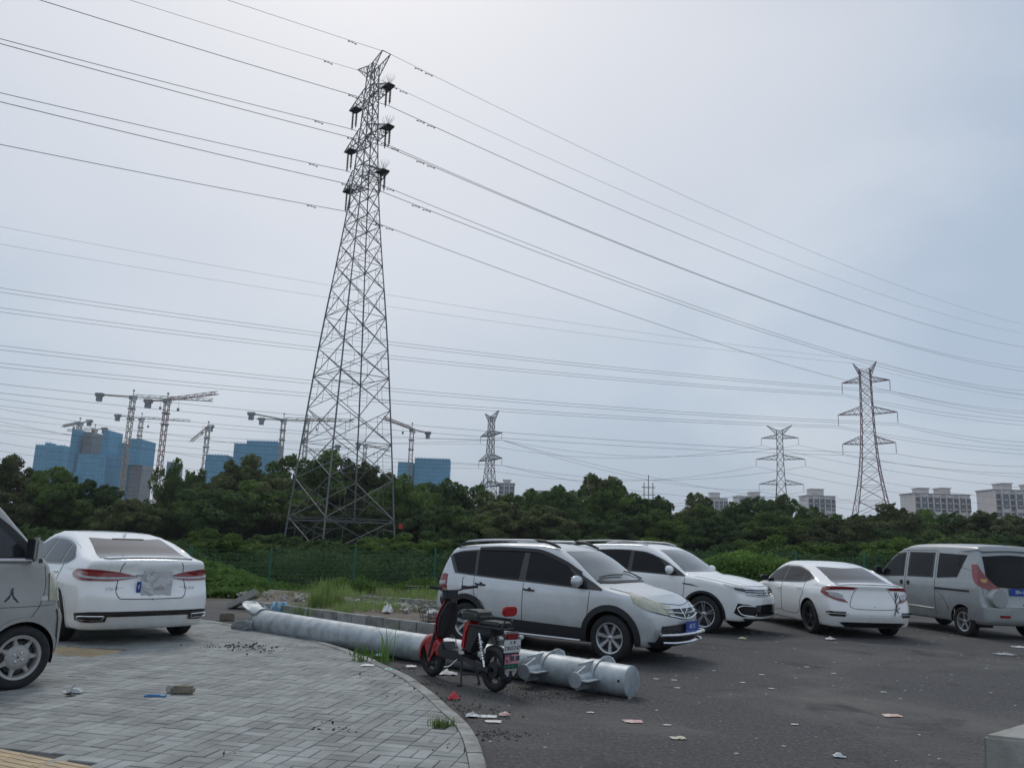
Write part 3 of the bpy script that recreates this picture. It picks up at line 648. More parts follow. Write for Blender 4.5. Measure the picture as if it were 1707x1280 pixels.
def blades(name, spots, m, seed, h=.3, w=.012, n=200, spread=.2, kind='stuff', label=None, cat=None):
    rs = np.random.default_rng(seed); T = []
    for (x, y, z, sc_) in spots:
        k = int(n*sc_); bx = x+rs.normal(0, spread*sc_, k); by = y+rs.normal(0, spread*.7*sc_, k); hh = h*sc_*rs.uniform(.4, 1.15, k); an = rs.uniform(0, 6.28, k); ln = rs.uniform(.1, .7, k)*hh
        p0 = np.stack([bx, by, np.full(k, z)], 1); dx = np.stack([np.cos(an), np.sin(an), 0*an], 1); sd = np.stack([-np.sin(an), np.cos(an), 0*an], 1)*w*(.6+sc_*.4)
        p1 = p0+dx*ln[:, None]*.35+np.array([0, 0, 1])*hh[:, None]*.62; p2 = p0+dx*ln[:, None]+np.array([0, 0, 1])*hh[:, None]
        T.append(np.stack([p0-sd, p0+sd, p1+sd*.7, p1-sd*.7], 1)); T.append(np.stack([p1-sd*.7, p1+sd*.7, p2+sd*.05, p2-sd*.05], 1))
    o = link(name, quads_mesh(name, np.concatenate(T), m)); return tag(o, label, cat, kind=kind)
def g3(px, py, z, s=1.): q = G(px, py, z); return (q[0], q[1], z-.02, s)
rs = np.random.default_rng(3)
verge = [(x, float(np.interp(x, [-12, -6, 3, 12], [21.0, 22.4, 23.7, 25]))+rs.uniform(-.3, 2.8), 0, rs.uniform(.5, 1.2)) for x in rs.uniform(-12, 12, 260)]
verge = [(x, y, float(ground_h(x, y)), s) for x, y, z, s in verge]
blades('verge_grass', verge, grass_m, 11, h=.26, w=.010, n=85, spread=.32)
bedspots = [g3(rs.uniform(480, 735), rs.uniform(985, 1020), .15, rs.uniform(.4, 1.1)) for _ in range(42)]+[g3(590+rs.uniform(-40, 70), 1014+rs.uniform(-4, 8), .15, rs.uniform(.5, 1.)) for _ in range(30)]
blades('bed_grass', bedspots, grass_m, 12, h=.24, w=.007, n=45, spread=.15)
blades('dry_bed_grass', [g3(rs.uniform(500, 735), rs.uniform(985, 1025), .15, rs.uniform(.4, 1.)) for _ in range(60)]+[g3(rs.uniform(425, 530), rs.uniform(986, 1002), .15, rs.uniform(.3, .8)) for _ in range(35)], dry_m, 13, h=.16, w=.006, n=50, spread=.16)
o = blades('tall_grass_clump', [g3(541, 1008, .15, 1.05), g3(526, 1010, .15, .7), g3(558, 1012, .15, .75)], grass_m, 14, h=.55, w=.009, n=200, spread=.15, kind=None, label='tall clump of long green grass growing behind the raised kerb', cat='grass clump')
o = blades('roadside_weed', [g3(642, 1103, 0, .8), g3(637, 1108, 0, .5)], weed_leaf, 15, h=.66, w=.008, n=22, spread=.06, kind=None, label='tall narrow green weed growing between kerb and steel pole, left of the scooter', cat='weed')
o = blades('leafy_weed', [g3(487, 1052, 0, 1.), g3(470, 1048, 0, .6)], weed_leaf, 16, h=.42, w=.014, n=60, spread=.16, kind=None, label='sprawling green weed growing against the steel pole near its flared end', cat='weed')
o = blades('small_weed', [g3(612, 1103, 0, .8), g3(605, 1110, 0.02, .6)], weed_leaf, 17, h=.30, w=.016, n=50, spread=.11, kind=None, label='small broad-leaved weed at the kerb beside the tall narrow weed', cat='weed')
o = blades('grass_tuft', [(hole_c[0]+.02, hole_c[1], PZ-.03, .6), (hole_c[0]+.1, hole_c[1]+.01, PZ-.03, .5)], grass_m, 18, h=.17, w=.005, n=150, spread=.07, kind=None, label='tuft of grass growing from the gap left by a missing paver', cat='grass tuft')
o = blades('kerb_edge_weed', [g3(420, 1045, 0, .6), g3(405, 1042, 0, .5)], weed_leaf, 19, h=.25, w=.014, n=60, spread=.12, kind=None, label='low weed under the flared end of the steel pole', cat='weed')
# ---------------------------------------------------------------- vehicles
class Car:
    def __init__(s, name, label, W, xf, xr, T, plan, side, belt, tumble, FP, RP, z0=.2, crown=.05, bow=.12, bowF=.22, bowR=.16, k=.018, paint=None, loc=(0, 0, 0), az=0., axles=(1.3, -1.3), R=.31, tw=.2, yw=None, cat='car', group=None, zc=.62, crown_hood=None):
        s.W, s.xf, s.xr, s.z0, s.k, s.zc = W/2, xf, xr, z0, k, zc
        s.T, s.P, s.S = pchip(*zip(*T)), pchip(*zip(*plan)), pchip(*zip(*side))
        s.B, s.tum = pchip(*zip(*belt)), tumble
        s.FP, s.RP = pchip(*zip(*FP)), pchip(*zip(*RP))
        s.crown, s.bow, s.bF, s.bR, s.xm = crown, bow, bowF, bowR, (xf+xr)/2-.1
        s.ax, s.R, s.tw, s.paint = axles, R, tw, paint
        s.yw = yw or (s.W-.02)
        # azimuth az: heading clockwise from +Y; local +x = heading
        s.root = thing(name, label, cat, loc, pi/2-az, group)
    def f(s, p):
        x, y, z = p[..., 0], p[..., 1], p[..., 2]; yy = np.abs(y)/s.W
        tb = np.maximum(z-s.B(x), 0)
        S = s.W*s.P(x)*s.S(z)-s.tum[0]*tb-s.tum[1]*tb*tb
        y2 = np.minimum(yy, 1.1)**2
        T = s.T(x+s.bow*np.tanh(2.5*(x-s.xm))*y2)-s.crown*y2
        a = np.stack([np.abs(y)-S, (z-T)*.85, x-(s.xf+s.FP(z)-s.bF*y2*np.minimum(yy, 1.1)), (s.xr+s.RP(z)+s.bR*y2*np.minimum(yy, 1.1))-x, s.z0-z])/s.k
        m = a.max(0); return s.k*(m+np.log(np.exp(a-m).sum(0)))
    def grad(s, p, e=.004):
        g = np.stack([s.f(p+np.eye(3)[i]*e)-s.f(p-np.eye(3)[i]*e) for i in range(3)], -1)
        return g/(np.linalg.norm(g, axis=-1, keepdims=True)+1e-9)
    def hit(s, o, d):
        o = np.asarray(o, float); d = np.asarray(d, float); d = d/np.linalg.norm(d, axis=-1, keepdims=True)
        lo = np.zeros(o.shape[:-1]); hi = np.full(o.shape[:-1], 3.5); done = np.zeros(o.shape[:-1], bool)
        for t in np.linspace(.02, 3.5, 120):
            out = s.f(o+d*t) > 0; new = out & ~done; hi = np.where(new, t, hi); done |= out
            lo = np.where(~done, t, lo)
        for _ in range(18):
            m = (lo+hi)/2; out = s.f(o+d*m[..., None]) > 0; hi = np.where(out, m, hi); lo = np.where(out, lo, m)
        return o+d*((lo+hi)/2)[..., None]
    def hits(s, q, mode, side=1):
        q = np.asarray(q, float); a, b = q[..., 0], q[..., 1]; z = np.zeros_like(a)
        if mode == 'side': o = np.stack([a, z, b], -1); d = np.stack([z, z+side, z], -1)
        elif mode == 'front': o = np.stack([z+s.xf-1.0, a, b], -1); d = np.stack([z+1, z, z], -1)
        elif mode == 'rear': o = np.stack([z+s.xr+.8, a, b], -1); d = np.stack([z-1, z, z], -1)
        elif mode == 'top': o = np.stack([a, b, z+s.zc], -1); d = np.stack([z, z, z+1], -1)
        elif mode == 'cf': o = np.stack([z+s.xf-.8, z, b], -1); A = np.radians(a); d = np.stack([np.cos(A), side*np.sin(A), z], -1)
        elif mode == 'cr': o = np.stack([z+s.xr+.8, z, b], -1); A = np.radians(a); d = np.stack([-np.cos(A), side*np.sin(A), z], -1)
        return s.hit(o, d)
    def body(s, name='body', archR=.36, ns=120, nt=112, arch=True):
        zc = s.zc; c = .5; ang = np.linspace(0, 2*pi, nt, endpoint=False)
        e = .55; ry = np.sign(np.cos(ang))*np.abs(np.cos(ang))**e*s.W; rz = np.sign(np.sin(ang))*np.abs(np.sin(ang))**e*.55
        ring = np.stack([0*ang, ry, rz], 1)
        xs = np.linspace(s.xr+c, s.xf-c, ns); O = []; D = []
        ph = np.linspace(pi/2*.99, 0, 34)[:-1]
        for p in ph: O.append(np.tile([s.xr+c, 0, zc], (nt, 1))); D.append(ring*cos(p)+np.array([-1., 0, 0])*sin(p)*.62)
        for x in xs: O.append(np.tile([x, 0, zc], (nt, 1))); D.append(ring)
        for p in ph[::-1]: O.append(np.tile([s.xf-c, 0, zc], (nt, 1))); D.append(ring*cos(p)+np.array([1., 0, 0])*sin(p)*.62)
        O, D = np.array(O), np.array(D); V = s.hit(O, D); Nn = s.grad(V); k = len(O)
        i, j = np.meshgrid(np.arange(k-1), np.arange(nt), indexing='ij'); j2 = (j+1) % nt
        F = np.stack([i*nt+j, i*nt+j2, (i+1)*nt+j2, (i+1)*nt+j], -1).reshape(-1, 4)
        V = V.reshape(-1, 3); Nn = Nn.reshape(-1, 3)
        if arch:
            bad = np.zeros(len(V), bool)
            for ax in s.ax:
                dx, dz = V[:, 0]-ax, V[:, 2]-s.R; hy = np.hypot(dx, dz)+1e-6; b1 = (hy < archR) & (np.abs(V[:, 1]) > s.W-.42); bad |= b1
                mv = np.zeros(len(V), bool); mv[F[b1[F].any(1) & ~b1[F].all(1)].ravel()] = True; mv &= b1
                V[mv, 0] = ax+dx[mv]/hy[mv]*archR; V[mv, 2] = s.R+dz[mv]/hy[mv]*archR
            F = F[~(bad[F].all(1) | (bad & (np.abs(V[:, 1]) < s.W*.86))[F].any(1))]
        me = bpy.data.meshes.new(name); fs = F.tolist()+[tuple(range(nt)), tuple(range((k-1)*nt, k*nt))[::-1]]
        me.from_pydata(V.tolist(), [], fs); me.materials.append(s.paint)
        b = bmesh.new(); b.from_mesh(me); lv = [v for v in b.verts if not v.link_faces]; keep = np.array([bool(v.link_faces) for v in b.verts])
        bmesh.ops.delete(b, geom=lv, context='VERTS'); b.to_mesh(me); b.free(); Nn = Nn[keep]
        me.polygons.foreach_set('use_smooth', [True]*len(me.polygons)); me.normals_split_custom_set_from_vertices(Nn.tolist())
        s.bodyo = link(name, me, s.root)
        if arch:
            for ax in s.ax:
                w = MB()
                for sd in (1, -1):
                    MB().lathe([(archR+.012, sd*(s.W-.10)), (archR+.012, sd*(s.W-.42)), (.02, sd*(s.W-.42))], (ax, 0, s.R), 'y', 24, -.25, pi+.25).build('wheel_arch_liner', plastic, s.root)
        return s.bodyo
    def patch(s, name, m, mode, bot, top, off=.004, nu=14, nv=6, side=1, parent=None, skirt=.02, smooth_curve=True):
        cb = curve(bot, nu) if smooth_curve else np.stack([np.interp(np.linspace(0, 1, nu), np.linspace(0, 1, len(bot)), np.array(bot, float)[:, k]) for k in (0, 1)], 1)
        ct = curve(top, nu) if smooth_curve else np.stack([np.interp(np.linspace(0, 1, nu), np.linspace(0, 1, len(top)), np.array(top, float)[:, k]) for k in (0, 1)], 1)
        v = np.linspace(0, 1, nv)[:, None, None]; q = cb[None]*(1-v)+ct[None]*v
        P = s.hits(q, mode, side); n = s.grad(P)
        V = (P+n*off).reshape(-1, 3); n = n.reshape(-1, 3)
        f = [(i*nu+j, i*nu+j+1, (i+1)*nu+j+1, (i+1)*nu+j) for i in range(nv-1) for j in range(nu-1)]
        loop = list(range(nu))+[i*nu+nu-1 for i in range(1, nv)]+[(nv-1)*nu+j for j in range(nu-2, -1, -1)]+[i*nu for i in range(nv-2, 0, -1)]
        L = len(loop); base = len(V); Vs = np.concatenate([V, V[loop], V[loop]-n[loop]*skirt])
        f += [(base+i, base+(i+1) % L, base+L+(i+1) % L, base+L+i) for i in range(L)]
        # orientation
        a, b_, c_ = V[f[0][0]], V[f[0][1]], V[f[0][2]]
        flip = np.cross(b_-a, c_-a)@n[0] < 0
        if flip: f = [q_[::-1] for q_ in f]
        me = bpy.data.meshes.new(name); me.from_pydata(Vs.tolist(), [], f); me.materials.append(m)
        me.polygons.foreach_set('use_smooth', [True]*((nv-1)*(nu-1))+[False]*L)
        nn = np.concatenate([n, n[loop], n[loop]]); me.normals_split_custom_set_from_vertices(nn.tolist())
        return link(name, me, parent or s.root)
    def line(s, pts, mode, side=1, r=.0055, n=40, m=None, name='shut_line', parent=None, off=0.):
        q = curve(pts, n); P = s.hits(q, mode, side); P = P+s.grad(P)*off
        mb = MB(); mb.tube(P, r, 4); return mb.build(name, m or seam, parent or s.bodyo, smooth=True, auto=80)
    def arch_lip(s, ax, side, r0, r1, m, name='arch_trim', off=.006, a0=None, a1=None, zlow=None):
        zl = (zlow or s.z0+.03)
        def lim(r): return np.arcsin(np.clip((zl-s.R)/r, -1, 1))
        a = np.linspace(0, 1, 30); A = lim(r0)+(pi-2*lim(r0))*a; Bb = lim(r1)+(pi-2*lim(r1))*a
        bot = np.stack([ax+r0*np.cos(A), s.R+r0*np.sin(A)], 1); top = np.stack([ax+r1*np.cos(Bb), s.R+r1*np.sin(Bb)], 1)
        return s.patch(name, m, 'side', bot, top, off=off, nu=34, nv=4, side=side, skirt=.035)
    def window_band(s, bot, top, cuts, side, frame=gloss_black, glass=glass_dark, m=.022, off=.004):
        """bot/top (x,z) curves; cuts: list of (xb0,xb1,xt0,xt1)"""
        fb, ft = pchip(*zip(*bot)), pchip(*zip(*top))
        o = s.patch('window_surround', frame, 'side', bot, top, off=off, nu=40, nv=10, side=side)
        for a0, a1, t0, t1 in cuts:
            xb = np.linspace(a0, a1, 12); xt = np.linspace(t0, t1, 12)
            s.patch('window', glass, 'side', np.stack([xb, fb(xb)+m], 1), np.stack([xt, np.maximum(ft(xt)-m, fb(xt)+m+.004)], 1), off=off+.003, nu=14, nv=7, side=side, skirt=.01)
        return o
    def wheels(s, style, rim_m, n=5, which=None, rim=.68):
        for ax in s.ax:
            for sd in (1, -1):
                make_wheel(s.root, (ax, sd*(s.yw-s.tw/2), s.R), s.R, s.tw, sd, style, rim_m, n, rim)
    def mirror(s, side, x, z, m, y=None, size=(.13, .26, .17)):
        y = y or s.hits([(x, z)], 'side', side)[0][1]
        yo = y+side*.13
        mb = MB(); th = np.linspace(0, pi, 9)
        prof = [(max(.001, sin(t))**.7, -cos(t)) for t in th]; v = []; nn = 14
        for rr, h in prof:
            for j in range(nn):
                a = 2*pi*j/nn; v.append((x+size[0]*.5*rr*cos(a)*(1.2 if cos(a) > 0 else .7), yo+h*size[1]/2, z+size[2]*.5*rr*sin(a)))
        mb.add(v, [(i*nn+j, i*nn+(j+1) % nn, (i+1)*nn+(j+1) % nn, (i+1)*nn+j) for i in range(8) for j in range(nn)])
        o = mb.build('wing_mirror', m, s.root, smooth=True, recalc=True, auto=80)
        MB().bar((x, y-side*.03, z-.05), (x, yo-side*.02, z-.04), .05, .03).build('mirror_arm', plastic, o)
        MB().box((x-size[0]*.36, yo, z), (.012, size[1]*.8, size[2]*.75)).build('mirror_glass', glass_rear, o)
        return o
def make_wheel(root, c, R, w, sd, style, rim_m, n=5, rim=.68):
    hub = MB().lathe([(.02, -.03*sd), (R*.5, -.03*sd), (R*.5, .03*sd), (.02, .03*sd)], n=20).build('wheel', dark_steel, root, loc=c)
    h = w/2; t = MB(); r1 = R*rim
    t.lathe([(r1, -h*.9), (r1+.015, -h), (R*.9, -h*1.02), (R*.985, -h*.78), (R, -h*.5), (R, h*.5), (R*.985, h*.78), (R*.9, h*1.02), (r1+.015, h), (r1, h*.9), (r1-.01, h*.5)], n=48)
    for kk in (-.3, 0, .3): t.lathe([(R+.001, h*kk-.004), (R+.0015, h*kk+.004)], n=48)
    t.build('tyre', rubber, hub, smooth=True, auto=60)
    r = MB(); o = h*.86*sd
    r.lathe([(r1+.006, o), (r1-.004, o+.004*sd), (r1-.022, o-.004*sd), (r1-.03, o-.05*sd), (r1-.03, -h*sd*.6)], n=44)
    fz = lambda q: o-.022*sd-.02*sd*(1-q)   # dish
    if style in ('spoke', 'black', 'five', 'split'):
        for k in range(n):
            for off in ((-.13, .13) if style == 'split' else (0,)):
                a = 2*pi*(k+.25)/n+off; d = np.array([cos(a), 0, sin(a)]); e = np.array([-sin(a), 0, cos(a)])
                w0, w1 = (.24*r1, .2*r1) if n <= 6 else (.19*r1, .29*r1)
                if style == 'split': w0, w1 = .07*r1, .08*r1
                if style == 'five': w0, w1 = .24*r1, .34*r1
                for_pts = []
                for rr, ww in ((.16*r1, w0), (.55*r1, (w0+w1)/2*1.05), (r1-.02, w1)):
                    y = fz(rr/r1)
                    for sgn in (-1, 1): for_pts.append(d*rr+e*sgn*ww/2+np.array([0, y, 0]))
                    for sgn in (-1, 1): for_pts.append(d*rr+e*sgn*ww/2*.75+np.array([0, y+.014*sd, 0]))
                P = np.array(for_pts); f = []
                for q in (0, 4):
                    f += [(q+2, q+3, q+7, q+6), (q, q+2, q+6, q+4), (q+3, q+1, q+5, q+7)]
                r.add(P, f)
        r.lathe([(.012, fz(0)+.025*sd), (.16*r1, fz(0)+.022*sd), (.24*r1, fz(0)+.006*sd), (.26*r1, fz(0)-.02*sd)], n=20)
        for k in range(5):
            a = 2*pi*k/5; r.lathe([(.006, .0), (.011, -.006*sd)], (cos(a)*.19*r1, fz(0)+.019*sd, sin(a)*.19*r1), n=6)
    if style == 'cover':
        r.lathe([(.01, o-.012*sd), (.3*r1, o-.008*sd), (.5*r1, o-.018*sd), (.56*r1, o-.03*sd)], n=36)
        for k in range(n):
            a = 2*pi*k/n; nn = 6; v = []
            for q in range(nn+1):
                t_ = q/nn; rr = (.52+.46*t_)*r1; ww = (.56*(1-t_)**1.6*.6+.16+.34*t_**3)*r1*(.62 if n > 6 else .9)
                for sgn in (-1, -.55, .55, 1):
                    y = o-.018*sd+(0 if abs(sgn) < 1 else -.016*sd)-.004*sd*sin(pi*t_)
                    ex = np.array([cos(a), 0, sin(a)]); ey = np.array([-sin(a), 0, cos(a)])
                    v.append(ex*rr+ey*sgn*ww/2+np.array([0, y, 0]))
            r.add(v, [(i*4+j, i*4+j+1, (i+1)*4+j+1, (i+1)*4+j) for i in range(nn) for j in range(3)])
        r.lathe([(r1-.03, o-.006*sd), (.93*r1, o-.012*sd), (.90*r1, o-.03*sd)], n=44)
    ro = r.build('rim', rim_m, hub, smooth=True, auto=40)
    if style == 'cover':
        for k in range(4):
            a = pi/4+pi/2*k+.2; MB().lathe([(.001, o+.004*sd), (.011, o+.003*sd), (.013, o-.012*sd)], (cos(a)*.22*r1, 0, sin(a)*.22*r1), n=8).build('wheel_nut', chrome, hub)
    MB().lathe([(.01, -h*.2*sd), (r1*.9, -h*.2*sd)], n=24).build('brake_disc', dark_steel, hub)
    return hub
def plate(parent, body, c, ex, ez, w=.44, h=.14, bm=blue_pl, tm=ink_white, size=.085, name='licence_plate'):
    """flat plate facing ey = ez x ex ... ex right as read, ez up"""
    ex = np.asarray(ex, float); ez = np.asarray(ez, float); ny = np.cross(ex, ez); c = np.asarray(c, float)
    o = MB().prism([(-w/2, -h/2), (w/2, -h/2), (w/2, h/2), (-w/2, h/2)], c, ex, ez, ny, .006).build(name, bm, parent)
    if body: link('plate_lettering', text_mesh(body, size, 'plate_lettering', tm), o, loc=tuple(c+ny*.0045), rot=frame_rot(ex, ez))
    return o
def ground_az(P, Q):
    """heading from P to Q, clockwise from +Y"""
    return atan2(Q[0]-P[0], Q[1]-P[1])

# --- silver seven-seat car with black arches
Pf, Pr = G(1018, 1103), G(770, 1071.5); az = ground_az(Pr, Pf)
hd = np.array([sin(az), cos(az), 0]); rt = np.array([cos(az), -sin(az), 0])
W = 1.69; cen = (Pf+Pr)/2-rt*(W/2-.02)*1
c = Car('silver_people_carrier', 'silver people carrier with black wheel arches and roof rails, just behind the scooter', W, 2.12, -2.12,
    T=[(-2.3, 1.40), (-2.0, 1.47), (-1.5, 1.55), (-.8, 1.592), (-.1, 1.60), (.3, 1.56), (.62, 1.44), (1.0, 1.215), (1.28, 1.065), (1.4, 1.03), (1.7, .965), (1.95, .88), (2.12, .76), (2.3, .5)],
    plan=[(-2.2, .80), (-1.95, .90), (-1.4, .975), (-.5, 1.), (.8, 1.), (1.4, .975), (1.8, .90), (2.15, .76)],
    side=[(.15, .93), (.32, .975), (.6, 1.), (.85, .99), (1.0, .955), (1.05, .94), (1.7, .93)],
    belt=[(-2.2, 1.04), (0, .99), (1.2, .95), (2.2, .9)], tumble=(.20, .16),
    FP=[(.15, -.2), (.3, -.06), (.45, 0), (.62, -.01), (.75, -.07), (.9, -.25)], RP=[(.15, .12), (.35, .02), (.55, 0), (.8, .03), (1.0, .07), (1.25, .17), (1.5, .33)],
    z0=.22, paint=silver, loc=tuple(cen), az=az, axles=(1.3, -1.3), R=.315, tw=.19, crown=.055, bow=.2, bowF=.3, bowR=.2)
c.body(archR=.375)
for sd in (1, -1):
    for ax in c.ax: c.arch_lip(ax, sd, .37, .455, plastic, off=.016)
    c.window_band([(-1.60, 1.075), (-1.0, 1.04), (0, 1.0), (.8, .965), (1.17, .952)], [(-1.80, 1.36), (-1.5, 1.435), (-.7, 1.475), (-.1, 1.465), (.45, 1.33), (.85, 1.14), (1.17, .975)],
        [(-1.53, -1.18, -1.72, -1.22), (-1.12, -.30, -1.16, -.27), (-.17, .86, -.17, .55)], sd)
    c.patch('door_visor', plastic, 'side', [(-1.15, 1.445), (-.7, 1.455), (-.1, 1.45), (.5, 1.29), (.8, 1.15)], [(-1.15, 1.49), (-.7, 1.51), (-.1, 1.502), (.5, 1.345), (.8, 1.19)], off=.03, nu=24, nv=3, side=sd, skirt=.03)
    c.patch('sill_cladding', plastic, 'side', [(-.92, .255), (.92, .255)], [(-.92, .46), (.92, .42)], off=.014, nu=20, nv=4, side=sd)
    MB().tube([(-.85, sd*(W/2+.005), .25), (.85, sd*(W/2+.005), .245)], .02, 6).build('side_step', alloy, c.root)
    for nm, xs, hx in (('front_door', [(-.19, 1.0), (-.19, .5), (-.19, .30), (.2, .28), (.8, .28), (.93, .5), (.98, .95)], .0), ('rear_door', [(-.19, 1.0), (-.19, .5), (-.19, .30), (-.6, .30), (-.82, .36), (-.93, .62), (-1.14, .78), (-1.17, 1.05)], 0)):
        lo = c.line(xs, 'side', sd)
    for hx, hz in ((-.08, .895), (-1.02, .925)):
        P = c.hits([(hx, hz)], 'side', sd)[0]
        d = MB(); d.lathe([(.001, -.004), (.034, -.002), (.036, .006)], (P[0]+.01, P[1]+sd*.0, P[2]), n=14)
        d.tube(curve([(hx-.10, P[1]+sd*.005, hz+.008), (hx-.02, P[1]+sd*.032, hz), (hx+.1, P[1]+sd*.008, hz-.004)], 8), .015, 6); d.build('door_handle', plastic, c.root, smooth=True)
    c.patch('headlamp', yellow_lamp, 'cf', [(67, .83), (60, .76), (46, .70), (31, .665), (24, .66)], [(72, .955), (60, .905), (46, .845), (33, .80), (26, .775)], off=.006, nu=18, nv=8, side=sd)
    c.line([(67, .825), (58, .75), (46, .695), (31, .655), (22, .65)], 'cf', sd, r=.005)
    c.patch('tail_lamp', red_lamp, 'cr', [(50, .78), (58, .78), (63, .81)], [(50, 1.04), (55, 1.06), (60, 1.05)], side=sd, nu=8, nv=8)
    c.patch('tail_lamp_lens', clear_lamp, 'cr', [(51, .88), (60, .90)], [(51, .94), (59, .95)], side=sd, nu=6, nv=3, off=.008)
    c.patch('fog_lamp_recess', silver_warm, 'cf', [(35, .36), (48, .36)], [(35, .46), (48, .48)], side=sd, nu=6, nv=4, off=.003)
    P = c.hits([(41, .41)], 'cf', sd)[0]; MB().lathe([(.001, .012), (.035, .01), (.042, -.01)], tuple(P), 'x', 14).build('fog_lamp', clear_lamp, c.root, smooth=True)
    # roof rail
    pts = [(-1.62, sd*.60, 1.50), (-1.45, sd*.605, 1.585), (-.8, sd*.605, 1.625), (-.1, sd*.60, 1.632), (.12, sd*.595, 1.60), (.28, sd*.59, 1.555)]
    MB().tube(curve(pts, 22), .017, 8).build('roof_rail', silver, c.root, smooth=True)
    for a_, b_ in (((-1.66, 1.49), (-1.3, 1.60)), ((-.15, 1.64), (.33, 1.535))):
        MB().tube(curve([(a_[0], sd*.60, a_[1]), ((a_[0]+b_[0])/2, sd*.598, (a_[1]+b_[1])/2+.025), (b_[0], sd*.59, b_[1])], 8), [.012, .022, .024, .024, .024, .024, .022, .012], 8).build('rail_foot', plastic, c.root, smooth=True)
c.patch('windscreen', glass_wind, 'top', [(1.02, -.70), (1.17, -.4), (1.22, 0), (1.17, .4), (1.02, .70)], [(.40, -.545), (.47, -.3), (.50, 0), (.47, .3), (.40, .545)], nu=24, nv=14)
c.patch('cowl', plastic, 'top', [(1.09, -.70), (1.23, -.4), (1.28, 0), (1.23, .4), (1.09, .70)], [(1.02, -.70), (1.17, -.4), (1.22, 0), (1.17, .4), (1.02, .70)], nu=24, nv=3, off=.008)
for y0, y1 in ((-.1, -.62), (.62, .1)):
    P = c.hits(curve([(1.13-.1*y0*y0, y0), (1.05-.05*y1*y1, y1)], 8), 'top'); MB().tube(P+np.array([0, 0, .03]), .01, 5).build('wiper', plastic, c.root)
c.patch('rear_window', glass_rear, 'rear', [(-.6, 1.08), (0, 1.06), (.6, 1.08)], [(-.5, 1.40), (0, 1.43), (.5, 1.40)], nu=14, nv=6)
c.line([(1.25, -.71), (1.6, -.66), (1.9, -.5), (2.0, -.2), (2.02, 0), (2.0, .2), (1.9, .5), (1.6, .66), (1.25, .71)], 'top', r=.0055, n=60)
c.patch('grille', plastic, 'front', [(-.46, .66), (0, .60), (.46, .66)], [(-.50, .745), (0, .735), (.50, .745)], nu=20, nv=5, off=.006)
for zz in (.0, 1.):
    c.line([(-.49+.03*(1-zz), .655+.09*zz), (0, .603+.135*zz), (.49-.03*(1-zz), .655+.09*zz)], 'front', r=.012, m=chrome, name='grille_bar', off=.012)
c.line([(-.47, .70), (0, .672), (.47, .70)], 'front', r=.009, m=chrome, name='grille_bar', off=.012)
for sg in (-1, 1): c.line([(sg*.125, .745), (sg*.07, .60)], 'front', r=.011, m=chrome, name='grille_bar', off=.012, n=6)
P = c.hits([(0, .675)], 'front')[0]
bd = MB(); th = np.linspace(0, 2*pi, 24); bd.tube([(P[0]+.03, .052*cos(a), P[2]+.052*sin(a)) for a in th], .009, 6); bd.box((P[0]+.032, 0, P[2]), (.014, .13, .024)); bd.build('round_badge', chrome, c.root, smooth=True)
c.patch('lower_grille', plastic, 'front', [(-.66, .25), (0, .25), (.66, .25)], [(-.60, .52), (-.1, .54), (.1, .54), (.60, .52)], nu=24, nv=6, off=.018)
c.patch('bumper_skirt', plastic, 'cf', [(-50, .235), (50, .235)], [(-54, .31), (-25, .30), (25, .30), (54, .31)], nu=30, nv=3, off=.012)
nb = MB(); nb.tube(curve([(2.02, -.62, .40), (2.17, -.5, .41), (2.215, 0, .41), (2.17, .5, .41), (2.02, .62, .40)], 20), .024, 8); nb.build('nudge_bar', chrome, c.root, smooth=True)
nb = MB(); nb.tube(curve([(2.02, -.58, .30), (2.15, -.45, .30), (2.19, 0, .30), (2.15, .45, .30), (2.02, .58, .30)], 20), .02, 8); nb.build('nudge_bar', chrome, c.root, smooth=True)
plate(c.root, 'AE·7C', (2.18, .05, .50), (0, 1, 0), (0, 0, 1), w=.44, h=.14)
for sd in (1, -1): c.mirror(sd, .80, 1.07, silver)
c.wheels('spoke', alloy, 7)

# --- white SUV behind it
Pn, Pf = G(1172, 1055), G(1250, 1047); az = radians(129)
hd = np.array([sin(az), cos(az), 0]); rt = np.array([cos(az), -sin(az), 0])
W = 1.86; cen = Pn-hd*1.40-rt*(W/2-.03)
c = Car('white_suv', 'white estate-like SUV with chrome grille bars, parked just beyond the silver people carrier', W, 2.32, -2.35,
    T=[(-2.5, 1.50), (-2.0, 1.57), (-1.2, 1.645), (-.3, 1.665), (.1, 1.63), (.45, 1.52), (.85, 1.30), (1.12, 1.14), (1.25, 1.105), (1.6, 1.06), (1.95, .99), (2.2, .90), (2.35, .72)],
    plan=[(-2.4, .82), (-2.1, .91), (-1.4, .98), (-.5, 1.), (.8, 1.), (1.5, .985), (2.0, .92), (2.35, .80)],
    side=[(.18, .93), (.36, .97), (.65, 1.), (.9, .995), (1.02, .975), (1.08, .95), (1.7, .93)],
    belt=[(-2.3, 1.12), (0, 1.06), (1.3, 1.02), (2.3, 1.0)], tumble=(.25, .16),
    FP=[(.18, -.16), (.3, -.05), (.45, 0), (.65, 0), (.8, -.03), (.95, -.10)], RP=[(.15, .12), (.4, .0), (.8, .03), (1.1, .1), (1.5, .4)],
    z0=.26, paint=white, loc=tuple(cen), az=az, axles=(1.40, -1.39), R=.352, tw=.22, crown=.05, bow=.2, bowF=.28, bowR=.2, zc=.7)
c.body(archR=.40)
